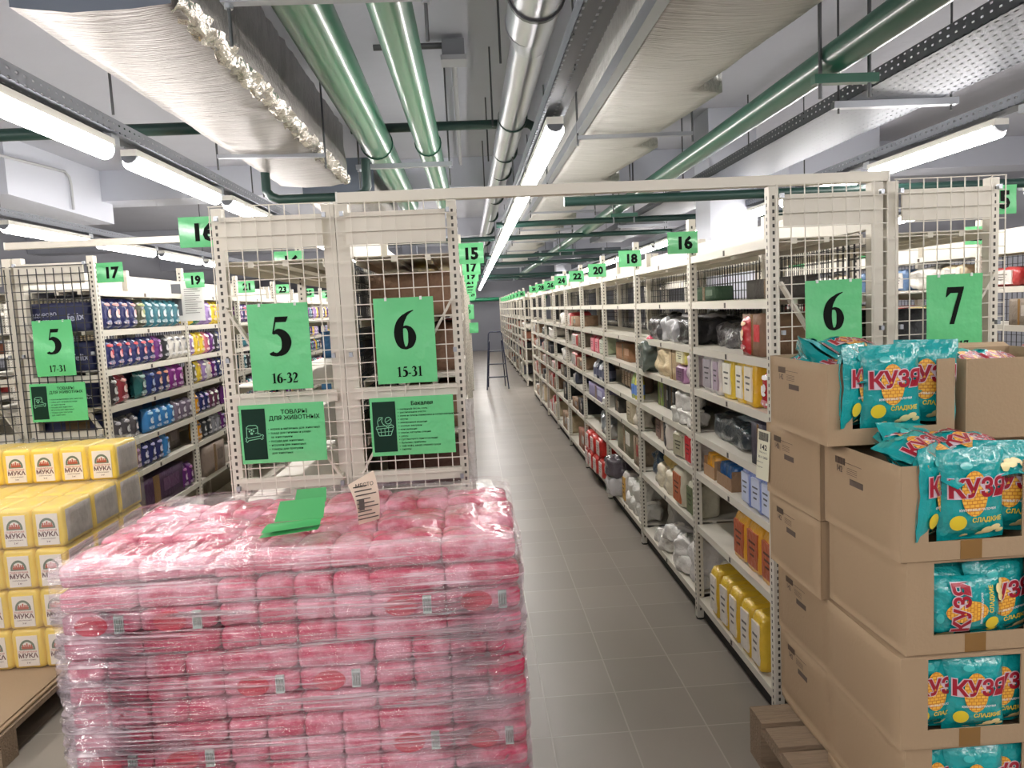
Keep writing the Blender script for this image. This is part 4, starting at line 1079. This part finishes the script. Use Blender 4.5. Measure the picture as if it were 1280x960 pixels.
# ------------------------------------------------------------------ shelf goods: builders
GOODS = {}
def colmat(c, gloss=.35, var=.12, kind='p'):
    k = f'{kind}_{c[0]}_{c[1]}_{c[2]}'
    return mat(k, c, gloss, var=var, vscale=20, bump=.4, bscale=40, coat=.4 if gloss < .4 else 0)
def g_bag(w, d, h, c, lab, seed):          # paper or film brick bag with label panel and folded top
    def fn():
        t = thing('food_bag', '', 'bag')
        def fx(p):
            z = p.z/h; x, y = p.x, p.y
            if z > .85: y *= 1-(.35 if d < .15 else .12)*(z-.85)/.15; x *= 1-.05*(z-.85)/.15
            return Vector((x*(1+.04*math.sin(z*3.1)), y, p.z+.01*noise.noise(Vector((p.x*20+seed, p.y*10, z)))))
        m = MB(); rbox(m, w, d, h, min(w, d)*.13, 9, .006, seed, fx); m.build('bag_body', colmat(c), t)
        m = MB().box(-w*.38, w*.38, -d/2-.005, -d/2+.01, h*.12, h*.84); m.build('label_panel', colmat(lab, .5), t)
        m = MB()
        for q in range(3): m.box(-w*(.24-.05*q), w*(.24-.05*q), -d/2-.0062, -d/2-.005, h*(.60-.13*q), h*(.64-.13*q))
        m.build('label_print', colmat(tuple(int(v*.45) for v in lab), .5), t)
        return t
    return fn
def g_pouch(w, d, h, c, lab, seed):        # stand-up pouch
    def fn():
        t = thing('pet_food_pouch', '', 'pouch')
        pillow(MB(), w, h, d, 8, 10, .006, seed, .045, foot=True).build('pouch_body', colmat(c, .25), t)
        m = MB(); cf = lambda x, z: -pil_t(max(-1, min(1, 2*x/w)), max(-1, min(1, (2*z/h-1)/.9)) if z > h/2 else 0, d)*1.02-.006
        disc(m, 0, h*.80, w*.34, h*.055, 0, 10, conf=cf); disc(m, w*.06, h*.56, w*.13, h*.10, 0, 9, conf=cf); m.build('pouch_print', colmat(lab, .4), t)
        m = MB(); disc(m, -w*.10, h*.50, w*.10, h*.12, -.0006, 9, conf=cf); disc(m, w*.02, h*.42, w*.16, h*.05, -.0006, 9, conf=cf)
        for q in (-.24, 0, .24): disc(m, w*q, h*.20, w*.055, h*.03, -.0012, 7, conf=cf)
        m.build('pouch_emblem', colmat(tuple(min(255, int(v*.4+150)) for v in lab), .4), t)
        m = MB(); disc(m, 0, h*.22, w*.36, h*.07, 0, 10, conf=cf); m.build('pouch_band', colmat(tuple(min(255, int(v*.5+110)) for v in c), .4), t)
        return t
    return fn
def g_soft(w, d, h, c, lab, seed):         # crumpled polythene bundle
    def fn():
        t = thing('wrapped_bundle', '', 'bundle')
        def fx(p):
            return p+.30*min(w, h)*.35*noise.noise_vector(Vector((p.x*14+seed, p.y*14, p.z*14)))
        m = MB(); rbox(m, w*.96, d*.96, h*.97, min(w, d, h)*.26, 12, .018, seed, fx); m.build('bundle_body', colmat(c, .2, .2), t)
        m = MB(); rbox(m, w*.4, d*.4, h*.30, min(w, h)*.12, 6, .02, seed+3); o = m.build('gathered_top', colmat(lab, .2), t, (w*.1, 0, h*.80))
        return t
    return fn
def g_box(w, d, h, c, lab, seed):
    def fn():
        t = thing('carton', '', 'box')
        m = MB(); rbox(m, w, d, h, .003, 4, .001, seed); m.build('carton_body', colmat(c, .7, .06), t)
        m = MB(); m.box(-w*.05, w*.05, -d/2-.001, -d/2+.002, h*.02, h*.98); m.build('tape', TAPE, t)
        m = MB(); m.box(w*.12, w*.40, -d/2-.0015, -d/2+.002, h*.35, h*.75); m.build('label', colmat(lab, .5), t)
        return t
    return fn
def g_tray(w, d, h, c, lab, seed):         # open display tray with small packs in it
    def fn():
        t = thing('display_tray', '', 'display tray'); th = .003
        m = MB(); m.box(-w/2, w/2, -d/2, -d/2+th, 0, h*.45); m.box(-w/2, w/2, d/2-th, d/2, 0, h); m.box(-w/2, -w/2+th, -d/2+th, d/2-th, 0, h*.7); m.box(w/2-th, w/2, -d/2+th, d/2-th, 0, h*.7); m.box(-w/2+th, w/2-th, -d/2+th, d/2-th, 0, th)
        m.build('tray_body', colmat(c, .8, .05, 'tr'), t)
        k = max(2, int(w/.06))
        for i in range(k):
            mm = MB(); rbox(mm, w/k*.9, d*.85, h*.82, .012, 5, .006, seed+i); mm.build('small_pack', colmat(lab, .3), t, (-w/2+(i+.5)*w/k*.97+.003, 0, .004))
        return t
    return fn
def g_bottle(w, d, h, c, lab, seed):
    def fn():
        t = thing('bottle', '', 'bottle'); r = w/2
        P = [(0, 0, 0), (0, 0, h*.04), (0, 0, h*.55), (0, 0, h*.72), (0, 0, h*.86), (0, 0, h*.88)]
        MB().tube(P, [r*.9, r, r, r*.8, r*.35, r*.34], 14).build('bottle_body', colmat(c, .15), t)
        MB().tube([(0, 0, h*.88), (0, 0, h)], r*.42, 12).build('cap', colmat(lab, .4), t)
        MB().tube([(0, 0, h*.15), (0, 0, h*.5)], r*1.02, 14, caps=False).build('label', colmat(tuple(min(255, v+50) for v in lab), .5), t)
        return t
    return fn
KIND = dict(bag=g_bag, pouch=g_pouch, soft=g_soft, box=g_box, tray=g_tray, bottle=g_bottle)
ZB = [.12, .50, .775, .97, 1.195, 1.40, 1.62, 1.84]
SHN = ['bottom', 'second', 'third', 'fourth', 'fifth', 'sixth', 'seventh', 'top']
CNT = {}
def goods(row_, bay, shelf, kind, y, w, d, h, c, lab, desc, dx=.012, rz=0, zoff=0, group=None, tilt=0):
    """y = distance from the bay's near upright to the item's middle; w along the aisle, d into the shelf"""
    xf, s, ys = BAYS[row_]; y0, L = ys[bay]
    key = (kind, round(w, 3), round(d, 3), round(h, 3), c, lab)
    if key not in GOODS: GOODS[key] = Proto(KIND[kind](w, d, h, c, lab, len(GOODS) % 13))
    base = {'R': -math.pi/2, 'L': math.pi/2}[('R' if s > 0 else 'L')]
    CNT[(row_, bay, shelf)] = k = CNT.get((row_, bay, shelf), 0)+1
    rn = {'R': 'right row', 'L': 'near left row', 'Lb': '16-32 row', 'B': 'pet food row', 'R2': 'distant right row', 'L2': 'distant left row', 'D': 'far right row', 'Rb': 'sign-7 row', 'Bb': 'second pet row', 'E': 'far left row'}[row_]
    lb = f'{desc}, {nth(k)} on {SHN[shelf]} shelf, {nth(bay+1)} bay, {rn}'
    return GOODS[key].put((xf+s*(dx+d/2), y0+y, ZB[shelf]+.0005+zoff), (0, tilt, base+rz), lb, group)
# ------------------------------------------------------------------ shelf goods: what stands where
G = goods
WH = (226, 222, 214); YL = (226, 190, 70); BG = (206, 188, 156); DK = (44, 46, 50); BR = (150, 122, 98); GY = (150, 148, 144)
# right row, first bay
for i, y in enumerate((.74, .60, .47, .33, .20)): G('R', 0, 0, 'bag', y, .10, .24, .235, (226, 188, 58), (228, 222, 212), 'yellow cereal bag with pale label', .01, .05*(i % 2))
G('R', 0, 0, 'soft', .88, .14, .22, .22, (206, 204, 202), WH, 'clear wrapped bundle', .09)
for i, y in enumerate((.43, .27, .11)):
    G('R', 0, 1, 'bag', y, .145, .09, .205, (224, 166, 52), (176, 92, 60), 'amber and brown pasta bag', .03)
G('R', 0, 1, 'tray', .68, .40, .14, .12, (58, 78, 44), (74, 96, 52), 'dark green display carton of packs', .24)
for i, y in enumerate((.30, .19, .08)): G('R', 0, 2, 'bag', y, .10, .12, .165, (120, 140, 200), (196, 204, 226), 'blue and white patterned flour bag', .015, .06*(i % 2))
G('R', 0, 2, 'tray', .84, .16, .20, .13, (172, 138, 104), (232, 168, 52), 'small open carton of yellow sachets', .03)
G('R', 0, 2, 'tray', .62, .20, .20, .13, (150, 120, 92), (38, 92, 150), 'small open carton of blue packs', .03)
G('R', 0, 3, 'soft', .62, .50, .20, .12, (52, 60, 66), (110, 122, 130), 'dark bundle in black film', .05)
G('R', 0, 3, 'box', .16, .14, .22, .17, (54, 48, 60), (190, 180, 180), 'dark printed carton', .015)
for q in (.92, .78, .64, .50): G('R', 0, 3, 'box', q, .12, .10, .15, (128, 122, 92), (160, 150, 110), 'olive packet at the back', .26)
G('R', 0, 4, 'bag', .80, .115, .09, .185, (222, 220, 218), (170, 164, 170), 'white rice bag with grey print', .02, .08)
G('R', 0, 4, 'bag', .67, .10, .09, .18, (224, 220, 218), (176, 160, 176), 'white rice bag with violet print', .02, -.05)
G('R', 0, 4, 'bag', .52, .12, .10, .185, (236, 206, 64), (244, 240, 226), 'yellow and white flour bag', .02)
G('R', 0, 4, 'bag', .36, .09, .11, .185, (238, 200, 60), (244, 240, 226), 'narrow yellow and white flour bag', .018)
G('R', 0, 4, 'bag', .24, .125, .16, .19, (232, 186, 40), (240, 232, 214), 'deep yellow flour bag', .014, -.06)
G('R', 0, 4, 'pouch', .075, .115, .07, .165, (190, 46, 54), (240, 232, 230), 'red snack bag with white oval', .012)
G('R', 0, 5, 'box', .22, .20, .22, .165, (130, 100, 78), (190, 44, 50), 'brown carton of red packs', .02)
G('R', 0, 5, 'pouch', .26, .075, .05, .16, (186, 36, 44), (236, 196, 150), 'red pack leaning on the brown carton', .0, .0)
G('R', 0, 5, 'soft', .72, .46, .22, .11, (66, 64, 66), (84, 82, 84), 'flat dark grey textile bundle', .10)
G('R', 0, 6, 'box', .62, .50, .12, .09, (70, 66, 62), (96, 92, 88), 'low dark carton', .24)
# right row, second bay
G('R', 1, 0, 'soft', .12, .16, .20, .25, (228, 226, 224), WH, 'white plastic-wrapped parcel', .01)
for i, (y, z, rz) in enumerate(((.32, 0, .4), (.50, 0, -.3), (.70, 0, .5), (.42, .09, -.6), (.62, .09, .3), (.86, 0, .2))): G('R', 1, 0, 'soft', y, .19, .12, .10, (234, 231, 226), WH, 'small white paper parcel', .02, rz, z)
G('R', 1, 0, 'soft', 1.05, .16, .16, .26, (196, 194, 190), GY, 'clear film parcel', .14)
G('R', 1, 1, 'bag', .12, .13, .14, .19, (190, 186, 164), (96, 108, 70), 'pale bag with green print', .015)
G('R', 1, 1, 'bag', .36, .19, .16, .215, (212, 206, 184), (192, 106, 66), 'pale bag with orange print', .012)
for y in (.62, .82): G('R', 1, 1, 'soft', y, .15, .15, .15, (224, 214, 190), BG, 'cream wrapped parcel', .015)
G('R', 1, 1, 'soft', .72, .16, .14, .12, (214, 190, 120), BG, 'mustard parcel laid on top', .05, 0, .13)
G('R', 1, 1, 'soft', 1.02, .16, .18, .19, (60, 78, 96), (120, 130, 140), 'dark blue film parcel', .04)
G('R', 1, 2, 'bag', .12, .13, .11, .175, (228, 220, 216), (196, 30, 44), 'white bag with red heart print', .012)
G('R', 1, 2, 'bag', .33, .16, .12, .15, (212, 206, 186), (180, 176, 150), 'white bag with faint green print', .015, .15)
G('R', 1, 2, 'bag', .62, .20, .13, .165, (222, 214, 204), (60, 56, 56), 'white bag with black stripes', .02, -.2)
G('R', 1, 2, 'bag', .90, .14, .14, .15, (196, 178, 160), (120, 90, 80), 'brownish bag behind the striped one', .05)
for i, (y, z) in enumerate(((.10, 0), (.24, .0), (.36, 0), (.16, .085), (.30, .085))): G('R', 1, 3, 'soft', y, .12, .10, .09, (224, 222, 216), WH, 'white filled film sachet', .012, .3*i, z)
for i in range(4): G('R', 1, 3, 'box', .62+.14*i, .125, .14, .155, (52, 54, 56) if i < 3 else (146, 168, 96), (126, 130, 130), 'dark bottle carton', .10)
G('R', 1, 4, 'soft', .06, .10, .12, .16, (222, 206, 212), (230, 226, 226), 'pink and white film pack', .01)
G('R', 1, 4, 'bag', .24, .17, .11, .095, (176, 134, 168), (120, 84, 112), 'mauve pack below a yellow one', .012)
G('R', 1, 4, 'bag', .24, .17, .11, .095, (232, 222, 120), (240, 236, 200), 'yellow pack lying on the mauve one', .015, .0, .096)
G('R', 1, 4, 'soft', .66, .32, .20, .19, (224, 204, 166), BG, 'large beige sack', .01)
G('R', 1, 4, 'box', .43, .12, .2, .19, (206, 184, 148), (180, 156, 120), 'beige carton beside the sack', .02)
G('R', 1, 4, 'soft', .99, .18, .14, .20, (96, 106, 100), (214, 84, 110), 'grey-green bag with a pink top', -.03)
for i, y in enumerate((.20, .52, .86)): G('R', 1, 5, 'soft', y, .28, .30, .14, ((44, 44, 46), (150, 150, 152), (56, 56, 58))[i], ((190, 190, 192), (200, 200, 202), (80, 80, 82))[i], 'rolled dark textile in clear film', .02)
G('R', 1, 6, 'box', .6, .4, .10, .08, (64, 92, 70), (90, 120, 96), 'low dark green carton', .26)
# right row, third bay
for i, (y, z) in enumerate(((.14, 0), (.30, 0), (.45, 0), (.20, .12), (.38, .12))): G('R', 2, 0, 'soft', y, .16, .16, .13, (228, 226, 220), WH, 'white paper bundle', .015, .2*i, z)
G('R', 2, 0, 'bag', .62, .11, .11, .24, (214, 206, 200), (206, 160, 70), 'tall pale pack with amber band', .01)
G('R', 2, 0, 'soft', .93, .26, .22, .15, (206, 204, 206), (180, 178, 180), 'clear film pack on the shelf edge', -.07)
G('R', 2, 0, 'soft', .93, .24, .22, .17, (96, 88, 96), (150, 144, 150), 'purple-grey pack over the clear one', -.07, 0, .14)
G('R', 2, 1, 'box', .66, .52, .24, .24, (132, 128, 106), (226, 222, 212), 'large olive crate with white card', .03)
G('R', 2, 1, 'box', .20, .16, .2, .2, (150, 132, 112), (160, 26, 34), 'grey carton of dark red packs', .02)
G('R', 2, 2, 'bag', .34, .17, .13, .185, (204, 192, 164), (190, 178, 150), 'beige sack standing upright', .01)
G('R', 2, 2, 'soft', .12, .12, .12, .17, (208, 200, 184), BG, 'pale knotted bag', .01)
G('R', 2, 2, 'box', .95, .2, .2, .12, (62, 58, 54), (110, 104, 96), 'dark low carton', .04)
G('R', 2, 3, 'bottle', .14, .07, .07, .20, (214, 206, 90), (60, 100, 170), 'yellow bottle with blue cap', .012)
G('R', 2, 3, 'bottle', .24, .07, .07, .20, (170, 190, 130), (60, 100, 170), 'pale green bottle with blue cap', .012)
for i in range(6): G('R', 2, 3, 'bag', .46+.12*i, .105, .09, .145, (110, 90, 76), (178, 152, 128), 'brown coffee jar pack', .12)
G('R', 2, 4, 'box', .75, .55, .26, .13, (150, 108, 76), (170, 130, 100), 'wide brown carton', .06)
G('R', 2, 4, 'box', .30, .18, .2, .11, (78, 84, 78), (120, 126, 120), 'dark tin carton', .14)
# right row, fourth bay
for i, (y, z, dx) in enumerate(((.25, 0, -.02), (.45, 0, -.04), (.65, 0, -.05), (.85, 0, -.05), (.35, .17, -.02), (.56, .17, -.04), (.78, .17, -.05), (1.0, .0, -.03))): G('R', 3, 0, 'bag', y, .17, .17, .165, (206, 54, 46), (226, 214, 208), 'white and red bag over the shelf edge', dx, 0, z)
G('R', 3, 1, 'soft', .28, .24, .2, .20, (150, 156, 160), (90, 96, 100), 'clear sack of dark sachets', .01)
G('R', 3, 1, 'soft', .10, .12, .12, .10, (222, 220, 216), WH, 'white scrap of film', .01)
G('R', 3, 2, 'box', .60, .80, .16, .125, (146, 140, 176), (196, 196, 222), 'long lilac multipack of cartons', .02)
G('R', 3, 2, 'soft', .13, .14, .14, .07, (224, 222, 216), WH, 'small white bundle', .0)
for i in range(4): G('R', 3, 3, 'bottle', .2+.15*i, .12, .12, .18, (212, 214, 222) if i % 2 else (60, 66, 84), (40, 44, 66), 'squat canister with dark lid', .015)
for i, c in enumerate(((206, 60, 84), (200, 70, 90), (180, 190, 160))): G('R', 3, 4, 'bag', .75-.24*i, .2, .12, .15, c, (226, 150, 160) if i < 2 else (200, 206, 190), 'pink snack multipack' if i < 2 else 'pale green jar pack', .03)
# further bays of the right row: fewer, plainer goods
rnd = random.Random(12)
PAL = [(BR, GY, 'box', 'brown carton'), ((128, 116, 102), (170, 160, 150), 'box', 'grey-brown carton'), (DK, GY, 'box', 'dark carton'), (WH, GY, 'soft', 'white film bundle'), (BG, WH, 'bag', 'beige food bag'), ((92, 98, 90), GY, 'soft', 'dark green bundle'), ((180, 60, 60), WH, 'bag', 'red food bag'), ((74, 78, 96), WH, 'bag', 'dark blue food bag'), ((150, 96, 74), WH, 'box', 'reddish carton')]
def fill(row_, bay, shelves, dens=.55, wmin=.2, wmax=.42, L=1.25, pal=None):
    pal = pal or PAL
    for sh in shelves:
        y = .10+rnd.uniform(0, .2); hmax = ((ZB+[2.0])[sh+1]-ZB[sh])-.07
        while y < L-.25:
            c, l2, k, ds = rnd.choice(pal); w = rnd.choice((wmin, (wmin+wmax)/2, wmax)); h = round(min(rnd.choice((.11, .15, .20)), hmax)*(1.35 if sh == 0 else 1), 3)
            if y+w > L-.04: break
            if rnd.random() < dens: G(row_, bay, sh, k, y+w/2, w-.02, .24, h, c, l2, ds, .02)
            y += w+rnd.uniform(.0, .08)
for b_ in range(4, 9):
    fill('R', b_, (0, 1, 2, 3, 4), .62 if b_ < 7 else .8)
    if b_ < 7: fill('R', b_, (5,), .3)
fill('R', 3, (5,), .25); fill('R', 2, (5,), .12)
G('R', 5, 5, 'soft', .5, .28, .2, .16, WH, WH, 'white crumpled bag alone on the shelf', .02)
for b_ in range(0, 8): fill('R2', b_, (0, 1, 2, 3, 4), .6, .3, .5)
for b_ in range(0, 4): fill('L2', b_, (0, 1, 2, 3, 4), .6, .3, .5)
# pallet-high brown cartons standing at the foot of the far end
# near left rows, seen through the mesh
G('L', 0, 5, 'box', .70, .80, .34, .19, (126, 96, 76), (170, 140, 110), 'wide brown carton', .02)
G('L', 0, 6, 'box', .60, .60, .34, .17, (132, 102, 80), (160, 130, 100), 'long brown carton', .02)
G('L', 0, 4, 'box', .32, .34, .22, .17, (136, 104, 82), (190, 160, 130), 'brown carton', .015)
G('L', 0, 4, 'tray', .80, .34, .22, .14, (60, 40, 120), (80, 60, 150), 'purple display tray of packs', .015)
G('L', 0, 3, 'box', .40, .40, .30, .16, (90, 62, 52), (150, 120, 100), 'dark brown carton', .02)
G('L', 0, 2, 'tray', .40, .5, .3, .13, (150, 130, 108), (176, 172, 150), 'open tray of small pale packs', .02)
G('L', 0, 1, 'tray', .45, .6, .3, .16, (130, 112, 94), (190, 180, 150), 'open tray of beige packs', .02)
G('L', 0, 0, 'box', .5, .6, .3, .26, (120, 96, 78), (150, 130, 110), 'low brown carton', .02)
G('L', 1, 6, 'bag', .5, .22, .2, .16, (232, 204, 40), (240, 230, 150), 'bright yellow pack', .08)
fill('L', 1, (2, 3, 4, 5), .8); fill('L', 2, (3, 4, 5, 6), .8); fill('L', 3, (4, 5), .7); fill('L', 4, (4, 5), .7)
G('Lb', 1, 4, 'box', .60, .60, .3, .17, (24, 78, 112), (190, 200, 206), 'teal-blue carton', .02)
G('Lb', 1, 5, 'box', .65, .50, .3, .15, (20, 70, 104), (190, 200, 206), 'dark teal carton', .02)
G('Lb', 2, 5, 'box', .60, .60, .3, .17, (26, 76, 110), (190, 200, 206), 'teal-blue carton', .02)
G('Lb', 2, 4, 'box', .60, .40, .3, .17, DK, WH, 'black carton', .02)
G('Lb', 1, 2, 'box', .6, .4, .3, .12, (150, 150, 150), (80, 80, 80), 'grey carton', .03)
fill('Lb', 3, (3, 4, 5), .6); fill('Lb', 4, (3, 4, 5), .6)
# pet food row
NV = (44, 50, 104); PU = (104, 44, 120); TE = (56, 118, 132); LB_ = (58, 132, 196); OR = (232, 150, 40); LI = (168, 140, 196)
def pouches(bay, sh, seq, y0=.07, h=.175):
    y = y0
    for it in seq:
        if it is None: y += .11; continue
        c, l2, ds, w = it if len(it) == 4 else it+(.105,)
        G('B', bay, sh, 'pouch', y+w/2, w-.004, .075, h, c, l2, ds, .012, rnd.uniform(-.12, .12)); y += w+.004
nv = (NV, (206, 150, 146), 'navy pouch with pink top'); nr = (NV, (196, 48, 60), 'navy pouch with red print'); te = (TE, (176, 210, 214), 'teal pouch with pale print')
pouches(0, 6, [nv, nv, nv, nv, ((74, 78, 62), (150, 160, 100), 'olive pet food pouch', .125), te, te, te, te, te])
pouches(0, 5, [nr]*6+[(PU, (150, 80, 160), 'purple pet food pouch', .12), (DK, (150, 150, 150), 'black pet food pouch'), (WH, (90, 90, 96), 'white pouch with dark print'), (WH, (90, 90, 96), 'white pouch with dark print'), (WH, (90, 90, 96), 'white pouch with dark print')], .06, .165)
pouches(0, 4, [((62, 56, 60), GY, 'dark grey pouch'), ((142, 46, 56), (190, 130, 120), 'dark red pouch', .125), None, ((34, 92, 92), (120, 160, 150), 'dark teal pouch', .15), ((30, 50, 110), (60, 90, 160), 'deep blue pouch', .12), (NV, (200, 120, 90), 'navy pouch with orange print'), (NV, (200, 120, 90), 'navy pouch with orange print'), ((130, 44, 130), (190, 100, 180), 'magenta pouch', .12), ((130, 44, 130), (190, 100, 180), 'magenta pouch', .12)], .06, .165)
pouches(0, 3, [((88, 84, 88), (160, 156, 160), 'grey pouch')]*3+[None]*1+[(LB_, (150, 200, 226), 'sky blue pouch')]*4+[((120, 108, 126), (170, 160, 176), 'grey-violet pouch')]*3, .06, .15)
G('B', 0, 3, 'box', .96, .56, .18, .155, (26, 84, 146), (50, 110, 170), 'blue carton behind the pouches', .16)
pouches(0, 2, [(PU, (150, 90, 160), 'purple pouch'), (PU, (196, 130, 90), 'purple pouch with gold print'), (PU, (150, 90, 160), 'purple pouch'), (NV, (150, 150, 200), 'navy and violet pouch'), (NV, (150, 150, 200), 'navy and violet pouch'), (NV, (150, 150, 200), 'navy and violet pouch'), (LB_, (60, 130, 200), 'bright blue pouch')], .05, .155)
G('B', 0, 2, 'box', .98, .44, .22, .155, (110, 100, 98), (130, 120, 118), 'grey-brown carton', .10)
G('B', 0, 1, 'box', .55, .90, .28, .20, (58, 24, 62), (90, 50, 90), 'dark plum display carton', .02)
pouches(0, 1, [None]*8+[(PU, (160, 90, 150), 'purple pouch'), (PU, (160, 90, 150), 'purple pouch')], .08, .17)
G('B', 0, 0, 'box', .6, .9, .28, .28, (70, 60, 66), (100, 90, 96), 'low dark carton', .02)
yw = ((236, 206, 60), (180, 120, 60), 'yellow pouch')
pouches(1, 6, [yw, ((46, 120, 92), (160, 200, 180), 'green pouch', .14), (LI, (220, 200, 230), 'lilac pouch', .13), (LI, (220, 200, 230), 'lilac pouch', .13), yw, yw, (TE, WH, 'teal pouch'), (TE, WH, 'teal pouch')])
pouches(1, 5, [(LI, WH, 'lilac pouch'), yw, yw, ((206, 110, 130), WH, 'pink pouch'), (PU, LI, 'violet pouch'), (DK, GY, 'black pouch'), (NV, WH, 'navy pouch'), (NV, WH, 'navy pouch')], .05, .165)
pouches(1, 4, [((110, 108, 84), GY, 'olive pouch'), yw, (LI, WH, 'lilac pouch'), (WH, (206, 120, 110), 'white pouch'), (PU, LI, 'violet pouch'), (NV, WH, 'navy pouch'), (NV, WH, 'navy pouch')], .05, .16)
pouches(1, 3, [((236, 168, 48), (90, 60, 60), 'amber pouch'), (NV, LI, 'navy pouch with violet print'), (NV, LI, 'navy pouch with violet print'), ((96, 50, 76), WH, 'wine pouch'), ((96, 50, 76), WH, 'wine pouch'), None, (PU, LI, 'violet pouch')], .05, .155)
pouches(1, 2, [((232, 160, 50), (80, 60, 40), 'amber pouch'), (DK, GY, 'black pouch'), (DK, GY, 'black pouch'), ((150, 150, 158), DK, 'grey pouch'), ((150, 150, 158), DK, 'grey pouch'), (PU, LI, 'violet pouch')], .05, .155)
G('B', 1, 1, 'box', .34, .44, .28, .215, (140, 124, 112), (110, 96, 86), 'tall brown carton with a hand slot', .0)
G('B', 1, 1, 'box', .76, .20, .2, .14, (196, 188, 178), (150, 140, 130), 'small pale carton', .02)
for b_ in range(2, 6):
    for sh in (2, 3, 4, 5, 6):
        pouches(b_, sh, [rnd.choice((nv, nr, te, yw, (PU, LI, 'violet pouch'), (LI, WH, 'lilac pouch'), (DK, GY, 'black pouch'), None)) for _ in range(9)], .05, .16)
# display boards inside the end of the pet food row
def board(label, x, y, z, w, h, d, words):
    x, w = x-.045, w-.085
    t = thing('display_carton', label, 'display carton', (x, y, z))
    m = MB(); rbox(m, w, d, h, .006, 6, .001, 2); m.build('carton_body', NAVY, t)
    for s, size, px, pz, r in words:
        m = MB(); put_text(m, s, size*.85, px*.8, pz, -d/2-.0015, bold=.02, rot=r); m.build('lettering', mat('board_text', (178, 182, 204), .5), t)
    return t
board('navy cat food carton lettered ЗДОРОВО behind the dark mesh', -2.205, 4.60, 1.6205, .385, .16, .6, [('ЗДОРОВО', .032, -.09, .085, .05), ('БЫСТРО', .026, -.09, .052, -.04), ('felix', .066, .12, .060, .1)])
board('navy cat food carton lettered felix, one shelf lower behind the dark mesh', -2.205, 4.60, 1.4005, .385, .16, .6, [('felix', .060, .125, .060, 0), ('З', .04, -.17, .06, 0)])
board('black cat food carton behind the pet goods placard on dark mesh', -2.205, 4.60, 1.1955, .385, .165, .6, [('felix', .05, .13, .05, 0)])
t = board('black lowest cat food carton with a tan picture behind the dark mesh', -2.205, 4.60, .9705, .385, .18, .6, [])
MB().box(-.02, .11, -.3025, -.300, .015, .16).build('picture', mat('board_tan', (92, 72, 44), .6), t)
# row right of the right aisle and rows behind
for b_ in range(0, 4): fill('D', b_, (2, 3, 4, 5, 6), .9, .18, .34, pal=PAL+[((216, 140, 130), WH, 'bag', 'pink food bag'), ((100, 130, 170), WH, 'bag', 'blue jar pack'), ((196, 176, 120), WH, 'bag', 'straw-coloured jar pack')])
for b_ in range(0, 3): fill('Rb', b_, (3, 4, 5), .55, .18, .3)
fill('Bb', 0, (1, 2, 3), .3)
for b_ in range(5): fill('E', b_, (2, 3, 4, 5), .7, .3, .42)
